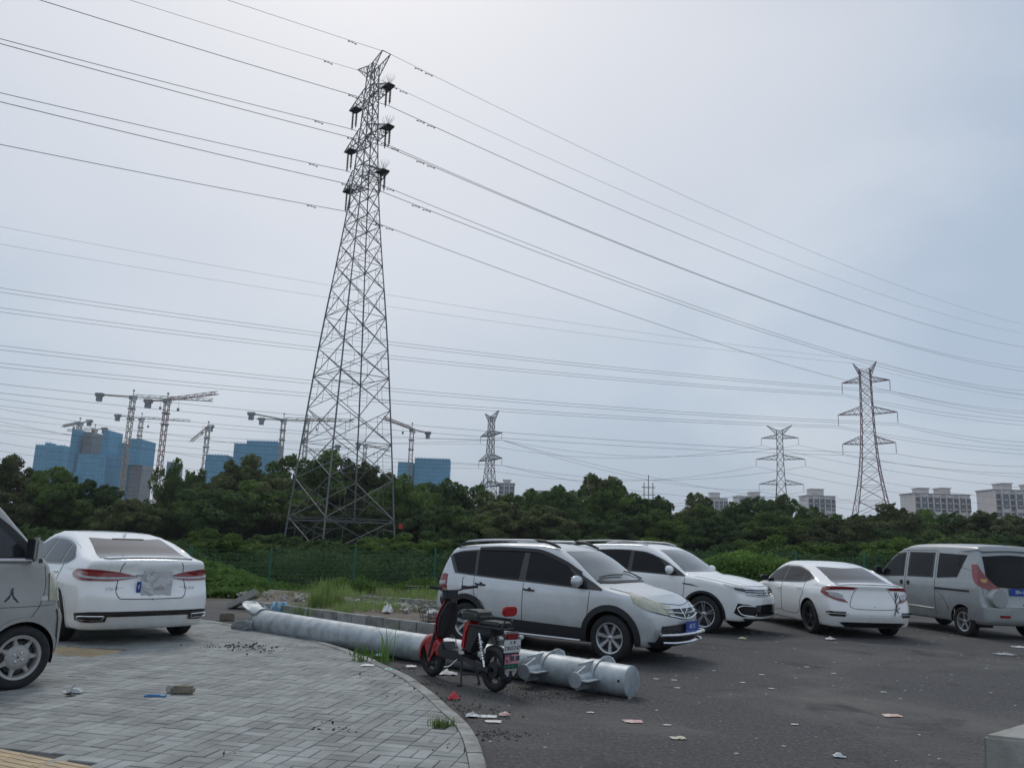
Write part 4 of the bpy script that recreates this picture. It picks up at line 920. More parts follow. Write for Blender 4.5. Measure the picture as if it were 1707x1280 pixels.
for sd in (1, -1):
    for ax in c.ax: c.arch_lip(ax, sd, .395, .445, plastic, off=.008)
    c.window_band([(-2.0, 1.16), (-1.3, 1.12), (0, 1.075), (1.02, 1.04)], [(-1.98, 1.40), (-1.3, 1.49), (-.5, 1.525), (0, 1.50), (.45, 1.37), (1.02, 1.06)],
        [(-1.9, -1.25, -1.93, -1.28), (-1.2, -.30, -1.22, -.28), (-.2, .72, -.2, .42)], sd)
    c.line([(-1.95, 1.42), (-1.3, 1.51), (-.5, 1.545), (0, 1.52), (.45, 1.39), (1.05, 1.07)], 'side', sd, r=.006, m=chrome, name='window_trim')
    c.patch('sill_cladding', plastic, 'side', [(-.9, .29), (.9, .29)], [(-.9, .38), (.9, .38)], off=.006, nu=20, nv=3, side=sd)
    for xs in ([(-.24, 1.06), (-.24, .42), (.5, .40), (.92, .45), (1.0, .7), (1.03, 1.03)], [(-.24, 1.07), (-.24, .42), (-.9, .44), (-1.1, .75), (-1.25, 1.1)]): c.line(xs, 'side', sd)
    for hx, hz in ((-.05, .98), (-1.0, 1.0)):
        P = c.hits([(hx, hz)], 'side', sd)[0]; MB().tube(curve([(hx-.1, P[1]+sd*.004, hz), (hx, P[1]+sd*.03, hz), (hx+.1, P[1]+sd*.004, hz)], 8), .013, 6).build('door_handle', white, c.root, smooth=True)
    c.patch('headlamp', clear_lamp, 'cf', [(68, .90), (55, .80), (42, .765), (27, .75)], [(72, .945), (58, .915), (44, .885), (28, .86)], off=.005, nu=16, nv=5, side=sd)
    c.patch('lamp_inner', dark_steel, 'cf', [(58, .84), (44, .80), (29, .775)], [(60, .885), (46, .86), (30, .835)], off=.008, nu=14, nv=3, side=sd)
    c.line([(68, .90), (55, .802), (42, .768), (27, .752)], 'cf', sd, r=.006, m=chrome, name='lamp_trim', off=.006)
    c.patch('bumper_intake', gloss_black, 'cf', [(33, .34), (52, .36), (60, .42)], [(25, .50), (44, .58), (56, .60)], off=.005, nu=12, nv=5, side=sd)
    c.line([(36, .54), (50, .555), (56, .50), (52, .40), (34, .36)], 'cf', sd, r=.009, m=chrome, name='intake_trim', off=.01)
    c.patch('tail_lamp', red_lamp, 'cr', [(45, .90), (68, .92)], [(45, 1.05), (70, 1.1)], side=sd, nu=8, nv=5)
    c.patch('fender_badge', plastic, 'side', [(1.0, .90), (1.34, .865)], [(.98, .925), (1.18, .905)], off=.006, side=sd, nu=6, nv=2)
    MB().tube(curve([(-1.9, sd*.62, 1.565), (-1.7, sd*.64, 1.66), (-.8, sd*.64, 1.70), (-.2, sd*.635, 1.685), (.05, sd*.63, 1.63)], 22), .016, 8).build('roof_rail', alloy, c.root, smooth=True)
c.patch('windscreen', glass_wind, 'top', [(.94, -.74), (1.08, -.4), (1.13, 0), (1.08, .4), (.94, .74)], [(.30, -.57), (.36, -.3), (.38, 0), (.36, .3), (.30, .57)], nu=24, nv=14)
c.patch('roof_glass', glass_dark, 'top', [(-.1, -.45), (-.1, .45)], [(-1.3, -.45), (-1.3, .45)], nu=8, nv=8, off=.004)
c.line([(1.2, -.80), (1.6, -.78), (2.05, -.62), (2.16, -.3), (2.2, 0), (2.16, .3), (2.05, .62), (1.6, .78), (1.2, .80)], 'top', r=.0055, n=60)
for yy in (-.55, .55): c.line([(1.25, yy), (1.7, yy*.95), (2.1, yy*.8)], 'top', r=.01, m=white, name='bonnet_crease', off=-.003)
c.patch('grille', gloss_black, 'front', [(-.66, .745), (0, .70), (.66, .745)], [(-.66, .85), (0, .84), (.66, .85)], nu=20, nv=4, off=.006)
for q in (0, .33, .66, 1.): c.line([(-.66, .748+.1*q), (0, .705+.133*q), (.66, .748+.1*q)], 'front', r=.0075, m=chrome, name='grille_bar', off=.012)
P = c.hits([(0, .78)], 'front')[0]
bd = MB(); bd.tube([(P[0]+.02, .06*cos(a), P[2]+.06*sin(a)) for a in th], .007, 6)
for q in ([(-.035, .045), (-.012, -.02), (0, .008), (.012, -.02), (.035, .045)], [(-.052, .012), (-.022, -.05), (0, -.012), (.022, -.05), (.052, .012)]): bd.tube([(P[0]+.02, a, P[2]+b) for a, b in q], .005, 4)
bd.build('round_badge', chrome, c.root)
c.patch('lower_grille', gloss_black, 'front', [(-.40, .33), (0, .33), (.40, .33)], [(-.46, .56), (0, .57), (.46, .56)], nu=16, nv=5, off=.006)
c.patch('bumper_splitter', white, 'cf', [(-46, .33), (0, .31), (46, .33)], [(-50, .37), (0, .35), (50, .37)], nu=24, nv=3, off=.02)
c.patch('bumper_skirt', plastic, 'cf', [(-46, .268), (46, .268)], [(-50, .32), (50, .32)], nu=24, nv=3, off=.006)
for sd in (1, -1): c.mirror(sd, .72, 1.16, white)
c.wheels('split', alloy, 5, rim=.7)

# --- white sedan seen from behind, right of centre
Pl, Pr = G(1350, 1055), G(1465, 1058); az = radians(-5)
hd = np.array([sin(az), cos(az), 0]); rt = np.array([cos(az), -sin(az), 0])
W = 1.80; cen = Pl+hd*1.35+rt*(W/2-.03)
def fastback(name, label, W, xf, xr, T, belt, loc, az, paint, axles, R, zc=.6, dlo=None, RP=None, side=None, rear_plan=.82):
    return Car(name, label, W, xf, xr, T=T,
        plan=[(xr-.1, rear_plan), (xr+.3, .93), (xr+.9, .99), (-.2, 1.), (.9, .99), (1.5, .96), (xf-.3, .88), (xf, .74)],
        side=side or [(.12, .92), (.3, .965), (.55, 1.), (.75, .99), (.88, .97), (.96, .94), (1.5, .93)], belt=belt, tumble=(.36, .30),
        FP=[(.15, -.15), (.4, 0), (.6, -.02), (.8, -.2)], RP=RP, z0=.2, paint=paint, loc=loc, az=az, axles=axles, R=R, tw=.215, crown=.04, bow=.22, bowF=.3, bowR=.28, zc=zc, k=.02)
c = fastback('white_fastback_sedan', 'white fastback sedan with black wheels, parked between the white SUV and the silver van', W, 2.25, -2.32,
    [(-2.5, .86), (-2.30, .985), (-2.1, 1.02), (-1.85, 1.06), (-1.5, 1.17), (-1.0, 1.315), (-.5, 1.395), (0, 1.415), (.3, 1.38), (.6, 1.27), (1.05, 1.02), (1.2, .96), (1.7, .87), (2.1, .72), (2.3, .5)],
    [(-2.3, 1.0), (-1.5, .965), (0, .91), (1.2, .87), (2.3, .8)], tuple(cen), az, white_warm, (1.35, -1.35), .325,
    RP=[(.1, .16), (.3, .05), (.45, 0), (.6, .02), (.78, .07), (.9, .09), (1.0, .05)])
c.body(archR=.375)
for sd in (1, -1):
    for ax in c.ax: c.arch_lip(ax, sd, .37, .40, white_warm, off=.006)
    c.window_band([(-1.45, 1.065), (-1.1, .99), (-.4, .955), (.6, .92), (.98, .905)], [(-1.45, 1.09), (-1.0, 1.235), (-.5, 1.30), (0, 1.30), (.45, 1.19), (.98, .92)],
        [(-1.32, -1.02, -1.32, -1.02), (-.98, -.12, -.98, -.14), (-.04, .75, -.08, .55)], sd, frame=gloss_black)
    c.line([(-1.47, 1.09), (-1.0, 1.25), (-.5, 1.315), (0, 1.315), (.45, 1.205), (1.0, .925)], 'side', sd, r=.005, m=chrome, name='window_trim')
    for xs in ([(-.08, .96), (-.1, .4), (.5, .34), (.85, .4), (.92, .9)], [(-.1, .5), (-.1, .34), (-.7, .34), (-.95, .45), (-1.0, .62), (-1.12, .8), (-1.15, 1.0)]): c.line(xs, 'side', sd)
    for hx, hz in ((0.02, .83), (-.95, .87)):
        P = c.hits([(hx, hz)], 'side', sd)[0]; MB().tube(curve([(hx-.1, P[1]+sd*.004, hz), (hx, P[1]+sd*.03, hz), (hx+.1, P[1]+sd*.004, hz)], 8), .013, 6).build('door_handle', white_warm, c.root, smooth=True)
    # bracket lamps: upper arm, elbow, lower arm
    c.patch('tail_lamp', red_lamp, 'cr', [(27, .915), (45, .905), (62, .87), (69, .84)], [(24, .955), (40, .965), (58, .955), (67, .93)], side=sd, nu=16, nv=5, off=.010)
    c.patch('tail_lamp_arm', red_lamp, 'cr', [(35, .67), (44, .69), (60, .78), (69, .835)], [(42, .76), (49, .80), (61, .86), (69, .87)], side=sd, nu=14, nv=5, off=.012)
    c.patch('tail_lamp_lens', clear_lamp, 'cr', [(40, .72), (50, .755), (56, .80)], [(41, .80), (47, .84), (56, .855)], side=sd, nu=8, nv=3, off=.016)
    c.patch('bumper_vent', gloss_black, 'cr', [(38, .41), (52, .41), (58, .44)], [(37, .50), (52, .50), (60, .485)], side=sd, nu=10, nv=4, off=.006)
    c.line([(34, .455), (57, .455)], 'cr', sd, r=.006, m=alloy, name='vent_trim', off=.01)
    c.line([(22, .96), (30, .80), (33, .62), (26, .56), (14, .55)], 'cr', sd)
c.line([(-10, .55), (-14, .55), (14, .55)], 'cr', 1)
c.patch('rear_window', glass_rear, 'top', [(-2.0, -.60), (-2.03, 0), (-2.0, .60)], [(-.95, -.50), (-1.12, 0), (-.95, .50)], nu=22, nv=16)
c.patch('boot_spoiler', white_warm, 'top', [(-2.13, -.60), (-2.205, 0), (-2.13, .60)], [(-2.03, -.64), (-2.08, 0), (-2.03, .64)], nu=20, nv=4, off=.018)
c.patch('windscreen', glass_wind, 'top', [(.95, -.68), (1.10, 0), (.95, .68)], [(.30, -.5), (.38, 0), (.30, .5)], nu=16, nv=10)
c.patch('rear_diffuser', gloss_black, 'cr', [(-40, .22), (40, .22)], [(-46, .30), (-36, .31), (36, .31), (46, .30)], nu=24, nv=4, off=.008)
# cracked-looking black twig sticker on the right of the boot
tw = MB()
for a in ([(-.38, .45), (-.44, .60), (-.47, .88)], [(-.40, .52), (-.52, .60)], [(-.43, .60), (-.56, .72), (-.6, .74)], [(-.44, .70), (-.55, .84)], [(-.46, .78), (-.52, .88)], [(-.42, .57), (-.48, .50)]):
    P = c.hits(curve(a, 6), 'rear'); tw.tube(P+c.grad(P)*.014, .008, 4)
tw.build('branch_sticker', ink_black, c.root)
for sd in (1, -1): c.mirror(sd, .72, 1.0, gloss_black, size=(.1, .2, .13))
c.wheels('split', black_rim, 5, rim=.72)

# --- white saloon on the paving at left
Pr = G(306, 1056, .08); az = radians(-43)
hd = np.array([sin(az), cos(az), 0]); rt = np.array([cos(az), -sin(az), 0])
W = 1.85; cen = Pr+hd*1.42-rt*(W/2-.03)
c = fastback('white_saloon', 'white saloon with wide red rear lamps, parked on the grey paving, seen from behind', W, 2.42, -2.46,
    [(-2.6, .98), (-2.42, 1.12), (-2.2, 1.145), (-1.95, 1.175), (-1.5, 1.30), (-1.0, 1.415), (-.5, 1.465), (0, 1.48), (.35, 1.44), (.7, 1.31), (1.15, 1.06), (1.3, 1.0), (1.8, .92), (2.2, .78), (2.4, .5)],
    [(-2.4, 1.0), (-1.5, .97), (0, .94), (1.2, .90), (2.3, .8)], tuple(cen), az, white, (1.42, -1.42), .33, rear_plan=.84,
    RP=[(.1, .20), (.3, .06), (.45, 0), (.6, .0), (.68, .03), (.78, .07), (.95, .10), (1.05, .06)])
c.body(archR=.385)
for sd in (1, -1):
    for ax in c.ax: c.arch_lip(ax, sd, .38, .41, white, off=.005)
    c.window_band([(-1.62, 1.09), (-1.35, 1.02), (-.6, .99), (.5, .965), (1.05, .95)], [(-1.62, 1.13), (-1.25, 1.28), (-.7, 1.355), (-.1, 1.37), (.45, 1.25), (1.05, .97)],
        [(-1.55, -1.20, -1.53, -1.16), (-1.12, -.28, -1.08, -.30), (-.18, .82, -.22, .6)], sd)
    c.line([(-1.66, 1.09), (-1.64, 1.15), (-1.25, 1.30), (-.7, 1.375), (-.1, 1.39), (.45, 1.27), (1.1, .965)], 'side', sd, r=.008, m=chrome, name='window_trim')
    for xs in ([(-.24, 1.0), (-.26, .4), (.5, .34), (.9, .4), (1.0, .95)], [(-.26, .5), (-.26, .34), (-.8, .34), (-1.0, .5), (-1.1, .72), (-1.28, .85), (-1.3, 1.02)]): c.line(xs, 'side', sd)
    for hx, hz in ((-.12, .88), (-1.1, .91)):
        P = c.hits([(hx, hz)], 'side', sd)[0]; MB().tube(curve([(hx-.1, P[1]+sd*.004, hz), (hx, P[1]+sd*.03, hz), (hx+.1, P[1]+sd*.004, hz)], 8), .014, 6).build('door_handle', white, c.root, smooth=True)
    c.patch('tail_lamp', red_lamp, 'cr', [(18, .875), (40, .835), (60, .84), (74, .88), (79, .91)], [(15, .89), (33, .95), (55, .985), (70, .985), (78, .94)], side=sd, nu=24, nv=7, off=.010)
    c.patch('tail_lamp_lens', clear_lamp, 'cr', [(18, .875), (40, .855), (55, .865), (66, .905)], [(17, .895), (40, .885), (55, .895), (66, .92)], side=sd, nu=18, nv=3, off=.015)
    c.patch('exhaust_tip', gloss_black, 'cr', [(38, .32), (50, .31), (60, .34)], [(35, .43), (50, .43), (62, .38)], side=sd, nu=12, nv=4, off=.012)
    c.line([(40, .345), (54, .345), (58, .37), (54, .395), (38, .395), (40, .345)], 'cr', sd, r=.007, m=chrome, name='exhaust_trim', off=.02, n=30)
    c.line([(28, 1.08), (32, .95), (33, .76), (31, .66), (27, .61), (0, .605)], 'cr', sd, n=50)
c.line([(-18, .915), (0, .92), (18, .915)], 'cr', 1, r=.011, m=chrome, name='boot_chrome_strip', off=.012)
c.patch('rear_window', glass_rear, 'top', [(-2.09, -.62), (-2.15, -.3), (-2.16, 0), (-2.15, .3), (-2.09, .62)], [(-1.06, -.50), (-1.2, -.25), (-1.24, 0), (-1.2, .25), (-1.06, .50)], nu=24, nv=16)
c.patch('boot_spoiler', white, 'top', [(-2.27, -.56), (-2.335, 0), (-2.27, .56)], [(-2.17, -.60), (-2.21, 0), (-2.17, .60)], nu=20, nv=4, off=.02)
c.patch('brake_lamp_strip', dark_steel, 'top', [(-1.23, -.22), (-1.25, 0), (-1.23, .22)], [(-1.19, -.22), (-1.21, 0), (-1.19, .22)], nu=10, nv=2, off=.010)
c.patch('windscreen', glass_wind, 'top', [(1.0, -.70), (1.18, 0), (1.0, .70)], [(.35, -.5), (.42, 0), (.35, .5)], nu=16, nv=10)
c.patch('bumper_strip', gloss_black, 'cr', [(-62, .33), (-46, .38), (0, .385), (46, .38), (62, .33)], [(-63, .42), (-46, .445), (0, .45), (46, .445), (63, .42)], nu=44, nv=4, off=.008)
c.patch('plate_recess', white_warm, 'rear', [(-.30, .66), (.30, .66)], [(-.36, .86), (.36, .86)], nu=8, nv=4, off=-.004)
P = c.hits([(0, .71)], 'rear')[0]; pl = plate(c.root, 'f', (P[0]-.012, .19, .76), (0, -1, 0), (0, 0, 1), w=.055, h=.14, size=.08)
film = MB(); g_ = 9; v = []
for i in range(g_):
    for j in range(g_): v.append((P[0]-.02-.012*random.random(), .155-.40*i/(g_-1), .62+.35*j/(g_-1)))
film.add(v, [(i*g_+j, i*g_+j+1, (i+1)*g_+j+1, (i+1)*g_+j) for i in range(g_-1) for j in range(g_-1)])
fo = film.build('crumpled_plate_film', mat('grey_film', (.55, .56, .57), .4, metal=.3, col2=(.2, .2, .22), nscale=14, detail=8, ramp=(.3, .5)), c.root, smooth=True, auto=10)
for yy, tx in ((.47, '3758 3D HT'), (-.47, 'T3 3D 8T8')):
    P = c.hits([(yy, .74)], 'rear')[0]; link('boot_badge', text_mesh(tx, .05, 'boot_badge', chrome), c.root, loc=(P[0]-.012, yy, .74), rot=frame_rot((0, -1, 0), (0, 0, 1)))
P = c.hits([(-1.0, 0)], 'top')[0]
an = MB(); an.prism([(-.09, 0), (.05, 0), (-.05, .06), (-.07, .062)], (P[0], 0, P[2]-.004), (1, 0, 0), (0, 0, 1), (0, 1, 0), .02); an.build('roof_aerial', white, c.root)
for sd in (1, -1): c.mirror(sd, .80, 1.05, white)
c.wheels('split', alloy, 5, rim=.7)
# --- silver van at the right edge, seen from behind left
Pl = G(1607, 1060); az = radians(-9)
hd = np.array([sin(az), cos(az), 0]); rt = np.array([cos(az), -sin(az), 0])
W = 1.64; cen = Pl+hd*1.30+rt*(W/2-.02)
c = Car('silver_van', 'silver-grey van with sliding door and tall red rear lamps at the right edge', W, 2.05, -2.03,
    T=[(-2.2, 1.74), (-1.95, 1.82), (-1.5, 1.865), (-.5, 1.885), (.3, 1.87), (.8, 1.78), (1.15, 1.60), (1.5, 1.33), (1.75, 1.12), (1.9, 1.02), (2.05, .85), (2.2, .7)],
    plan=[(-2.1, .94), (-1.8, .98), (-1.2, 1.), (1.2, .99), (1.7, .93), (2.05, .82)],
    side=[(.18, .94), (.35, .975), (.7, 1.), (.95, .99), (1.08, .97), (1.2, .96), (1.9, .95)],
    belt=[(-2.2, 1.08), (2.2, 1.05)], tumble=(.13, .10),
    FP=[(.15, -.12), (.4, 0), (.7, -.03), (.95, -.15)], RP=[(.2, .06), (.4, 0), (.62, 0), (.68, .05), (1.1, .10), (1.5, .18), (1.8, .3)],
    z0=.27, crown=.05, bow=.15, bowF=.25, bowR=.12, paint=silver_grey, loc=tuple(cen), az=az, axles=(1.3, -1.3), R=.295, tw=.175, zc=.8, k=.022, cat='van')
c.body(archR=.35)
for sd in (1, -1):
    for ax in c.ax: c.arch_lip(ax, sd, .345, .385, silver_grey, off=.006)
    # separate windows, not one band
    c.patch('window_surround', plastic, 'side', [(.58, 1.13), (1.0, 1.11), (1.62, 1.10)], [(.58, 1.67), (.95, 1.63), (1.25, 1.44), (1.62, 1.12)], side=sd, nu=20, nv=8)
    c.patch('window', glass_dark, 'side', [(.63, 1.16), (1.35, 1.14)], [(.63, 1.63), (.92, 1.59), (1.15, 1.42), (1.35, 1.22)], side=sd, nu=16, nv=8, off=.007)
    c.patch('window_surround', plastic, 'side', [(-.43, 1.14), (.45, 1.13)], [(-.43, 1.68), (.45, 1.68)], side=sd, nu=10, nv=6)
    c.patch('window', glass_dark, 'side', [(-.36, 1.17), (.39, 1.16)], [(-.36, 1.65), (.39, 1.65)], side=sd, nu=10, nv=6, off=.007)
    c.patch('window', glass_dark, 'side', [(-1.18, 1.18), (-.56, 1.14)], [(-1.42, 1.64), (-.56, 1.67)], side=sd, nu=12, nv=6, off=.007)
    for xs in ([(-.50, .38), (-.50, 1.72)], [(.52, .38), (.52, 1.72)], [(.52, 1.72), (.95, 1.68), (1.25, 1.5), (1.65, 1.12), (1.66, .8), (1.6, .55)], [(-.50, .9), (-.8, .7), (-.9, .5)], [(-.50, 1.72), (.52, 1.72)]): c.line(xs, 'side', sd)
    c.patch('sliding_door_rail', plastic, 'side', [(-1.55, .895), (-.52, .90)], [(-1.55, .935), (-.52, .945)], side=sd, nu=12, nv=2, off=.008)
    c.line([(-.45, .49), (.45, .50), (1.0, .50)], 'side', sd, r=.014, m=silver_grey, name='side_moulding', off=.002)
    for hx in (.40, .64):
        P = c.hits([(hx, .99)], 'side', sd)[0]; MB().lathe([(.001, .012*sd), (.05, .010*sd), (.055, -.002*sd)], (P[0], P[1], P[2]), n=14).build('door_handle', plastic, c.root)
    c.patch('tail_lamp', red_lamp, 'cr', [(36, .98), (40, .96), (48, 1.0)], [(61, 1.46), (66, 1.48), (69, 1.44)], side=sd, nu=6, nv=18, off=.014) if False else c.patch('tail_lamp', red_lamp, 'cr', [(30, .985), (38, 1.08), (47, 1.25), (55, 1.46)], [(44, .96), (55, 1.05), (62, 1.2), (64, 1.45)], side=sd, nu=18, nv=6, off=.014)
    c.patch('indicator_lens', amber, 'cr', [(46, 1.10), (50, 1.10)], [(45, 1.17), (52, 1.17)], side=sd, nu=6, nv=4, off=.022)
    c.patch('headlamp', clear_lamp, 'cf', [(35, .75), (70, .85)], [(35, .92), (70, 1.05)], side=sd, nu=10, nv=5)
    c.patch('bumper_corner', silver_grey, 'cr', [(20, .34), (50, .34), (74, .36)], [(20, .62), (50, .62), (70, .62)], side=sd, nu=16, nv=5, off=.02)
    c.patch('reflector', red_lamp, 'cr', [(22, .43), (34, .43)], [(22, .48), (34, .48)], side=sd, nu=6, nv=3, off=.03)
c.patch('rear_window', glass_dark, 'rear', [(-.66, 1.03), (0, 1.0), (.66, 1.03)], [(-.62, 1.62), (0, 1.66), (.62, 1.62)], nu=20, nv=12)
c.patch('roof_spoiler', silver_grey, 'rear', [(-.66, 1.70), (0, 1.73), (.66, 1.70)], [(-.60, 1.78), (0, 1.80), (.60, 1.78)], nu=16, nv=3, off=.05)
c.line([(-.72, 1.7), (-.74, 1.2), (-.70, .64), (0, .63), (.70, .64), (.74, 1.2), (.72, 1.7)], 'rear', r=.004, n=60)
P = c.hits([(0, .9)], 'rear')[0]
plate(c.root, '津A·6', (P[0]-.02, 0, .93), (0, -1, 0), (0, 0, 1))
# spare-wheel style round filler hatch standing proud of the left rear corner
P = c.hits([(.50, .82)], 'rear')[0]
MB().lathe([(.001, -.10), (.17, -.10), (.19, -.075), (.20, .06)], (P[0], .50, .80), 'x', 32).build('spare_wheel_cover', silver_grey, c.root, smooth=True)
c.patch('bumper_slot', plastic, 'rear', [(-.25, .66), (-.05, .66)], [(-.25, .70), (-.05, .70)], off=.006, nu=6, nv=3)
c.patch('windscreen', glass_wind, 'top', [(1.62, -.66), (1.75, 0), (1.62, .66)], [(.85, -.55), (.95, 0), (.85, .55)], nu=16, nv=10)
for sd in (1, -1): c.mirror(sd, 1.42, 1.22, plastic, size=(.12, .18, .22))
MB().tube([(-.0, .0, 1.9), (-.3, 0, 2.0)], .006, 5).build('roof_aerial', plastic, c.root)
c.wheels('spoke', alloy, 5, rim=.66)

# --- silver minibus with lettering, cut by the left edge
Pw = G(24, 1150, .08); az = radians(36)
hd = np.array([sin(az), cos(az), 0]); rt = np.array([cos(az), -sin(az), 0])
W = 1.58; cen = Pw-hd*1.40-rt*(W/2-.02)
c = Car('silver_minibus', 'dusty silver minibus with blue and dark lettering on its door, cut by the left edge', W, 1.90, -1.95,
    T=[(-2.1, 1.80), (-1.8, 1.90), (-.5, 1.96), (.45, 1.95), (.85, 1.90), (1.12, 1.76), (1.35, 1.53), (1.62, 1.25), (1.74, 1.13), (1.85, 1.02), (1.95, .85), (2.1, .7)],
    plan=[(-2.0, .92), (-1.5, .99), (0, 1.), (1.3, .99), (1.6, .955), (1.9, .87)],
    side=[(.18, .95), (.4, .985), (.7, 1.), (1.0, .985), (1.9, .97)],
    belt=[(-2.2, 1.15), (2.2, 1.12)], tumble=(.12, .08),
    FP=[(.2, -.08), (.4, 0), (.64, 0), (.70, -.03), (.95, -.08), (1.1, -.16)], RP=[(.2, .06), (.5, 0), (1.1, .06), (1.7, .2)],
    z0=.24, crown=.05, bow=.12, bowF=.20, bowR=.12, paint=silver_warm, loc=tuple(cen), az=az, axles=(1.40, -1.10), R=.292, tw=.175, zc=.85, k=.016, cat='minibus')
c.body(archR=.335, ns=130)
for sd in (1, -1):
    for ax in c.ax: c.arch_lip(ax, sd, .33, .365, silver_warm, off=.010)
    c.patch('window_surround', plastic, 'side', [(.25, 1.17), (.8, 1.165), (1.50, 1.17)], [(.25, 1.76), (.85, 1.72), (1.12, 1.56), (1.50, 1.20)], side=sd, nu=20, nv=8, off=.006)
    c.patch('window', glass_rear, 'side', [(.3, 1.23), (.8, 1.225), (1.34, 1.225)], [(.3, 1.71), (.80, 1.67), (1.05, 1.52), (1.34, 1.26)], side=sd, nu=16, nv=8, off=.010)
    c.line([(.25, 1.19), (1.40, 1.19)], 'side', sd, r=.022, m=alloy, name='window_strip', off=.004)
    c.line([(1.53, 1.14), (1.56, .95), (1.53, .78), (1.46, .66)], 'side', sd, r=.0035)
    c.line([(.2, 1.75), (.2, .35)], 'side', sd, r=.003)
    c.line([(.2, .755), (1.45, .76), (1.80, .775)], 'side', sd, r=.0025)
    c.line([(.95, 1.84), (1.25, 1.58), (1.60, 1.20)], 'side', sd, r=.010, m=plastic, name='windscreen_rubber', off=.002)
    c.patch('headlamp', yellow_lamp, 'cf', [(26, .80), (45, .80), (56, .81)], [(24, 1.0), (44, 1.05), (57, 1.07)], side=sd, nu=14, nv=8, off=.012)
    P = c.hits([(1.56, .83)], 'side', sd)[0]; MB().prism([(-.03, -.02), (.03, -.02), (.034, .02), (-.022, .024)], P+np.array([0, sd*.002, 0]), (1, 0, 0), (0, 0, 1), (0, sd, 0), .018).build('side_indicator', white_pl, c.root, bev=.004)
    c.patch('front_bumper', silver_warm, 'cf', [(2, .30), (30, .30), (47, .31)], [(2, .72), (30, .72), (50, .72)], side=sd, nu=20, nv=6, off=.016)
    c.patch('fuel_flap', silver_warm, 'side', [(1.02, .56), (1.08, .56)], [(1.02, .64), (1.08, .64)], side=sd, nu=4, nv=4, off=.004)
for tx, xx, zz, sz, im in (('5', 1.04, .855, .22, ink_blue), ('人', 1.25, .855, .155, ink_dark)):
    P = c.hits([(xx, zz)], 'side', -1)[0]; n = c.grad(P)
    link('door_lettering', text_mesh(tx, sz, 'door_lettering', im), c.root, loc=tuple(P+n*.004), rot=frame_rot((1, 0, 0), (0, n[2]*-1, 1)))
c.patch('windscreen', glass_wind, 'top', [(1.55, -.68), (1.62, 0), (1.55, .68)], [(1.0, -.60), (1.08, 0), (1.0, .60)], nu=16, nv=10)
# boxy mirror with chrome shell
for sd in (1, -1):
    y = c.hits([(1.36, 1.2)], 'side', sd)[0][1]
    o = MB().box((1.36, y+sd*.13, 1.30), (.09, .17, .23), taper=.85).build('wing_mirror', silver_warm, c.root, smooth=True, bev=.03)
    MB().box((1.312, y+sd*.13, 1.30), (.016, .145, .19)).build('mirror_glass', glass_rear, o, bev=.004)
    MB().bar((1.38, y-sd*.03, 1.21), (1.37, y+sd*.13, 1.18), .06, .05).build('mirror_arm', chrome, o)
c.wheels('cover', alloy_dull, 7, rim=.70)

# ---------------------------------------------------------------- electric scooter
R0, F0 = G(822, 1152), G(722, 1127); az = ground_az(R0, F0)
mid = (R0+F0)/2; sc = thing('electric_scooter', 'red and black electric scooter with a front basket, beside the long steel pole', 'scooter', tuple(mid), pi/2-az)
wb = .58; r = .228
def sub(nm, mb, m, par=sc, **k): return mb.build(nm, m, par, **k)
for nm, x in (('front_wheel', wb), ('rear_wheel', -wb)):
    hub = MB().lathe([(.02, -.045), (.085 if x < 0 else .05, -.04), (.09 if x < 0 else .055, 0), (.085 if x < 0 else .05, .04), (.02, .045)], n=24).build(nm, dark_steel, sc, smooth=True, loc=(x, 0, r))
    a = np.linspace(0, 2*pi, 40); MB().tube([(cos(q)*(r-.045), 0, sin(q)*(r-.045)) for q in a], .044, 12).build('tyre', rubber, hub, smooth=True)
    rm = MB().lathe([(r-.085, -.028), (r-.065, -.03), (r-.065, .03), (r-.085, .028), (r-.085, -.028)], n=40)
    for k in range(5):
        q = 2*pi*k/5+.3; rm.bar((cos(q)*.04, 0, sin(q)*.04), (cos(q)*(r-.08), 0, sin(q)*(r-.08)), .03, .022)
    rm.build('rim', black_rim, hub, smooth=True)
def half_shell(rad, wid, a0, a1, c, n=16, sag=.02, t=.006):
    v = []; f = []; K = 7
    for i in range(n+1):
        q = a0+(a1-a0)*i/n
        for j in range(K):
            u = -1+2*j/(K-1); rr = rad-sag*u*u*abs(u)*2
            v.append((c[0]+cos(q)*rr, u*wid/2, c[2]+sin(q)*rr))
    return MB().add(v, [(i*K+j, i*K+j+1, (i+1)*K+j+1, (i+1)*K+j) for i in range(n) for j in range(K-1)])
def solid(o, t=.008):
    md = o.modifiers.new('thickness', 'SOLIDIFY'); md.thickness = t; return o
solid(half_shell(.262, .15, radians(-12), radians(172), (wb, 0, r), sag=.05).build('front_mudguard', red_paint, sc, smooth=True, auto=80))
gd = MB()
for sd in (1, -1): gd.prism([(-.16, .16), (-.02, .235), (.12, .17), (.05, .04), (.0, -.07), (-.05, 0), (-.12, .08)], (wb, sd*.062, r), (1, 0, 0), (0, 0, 1), (0, 1, 0), .012)
sub('mudguard_side', gd, red_paint, bev=.004)
ft = np.array([-.24, 0, .66]); hx, hz = wb, r
top = np.array([wb-.235, 0, .80])
fk = MB()
for sd in (1, -1): fk.tube([(wb, sd*.068, r), (wb-.10, sd*.066, r+.27), (wb-.13, sd*.05, r+.36)], .019, 10)
fk.tube([(wb-.13, -.06, r+.36), (wb-.13, .06, r+.36)], .02, 8); fk.tube([(wb-.13, 0, r+.34), tuple(top)], .024, 10)
sub('fork', fk, dark_steel, smooth=True)
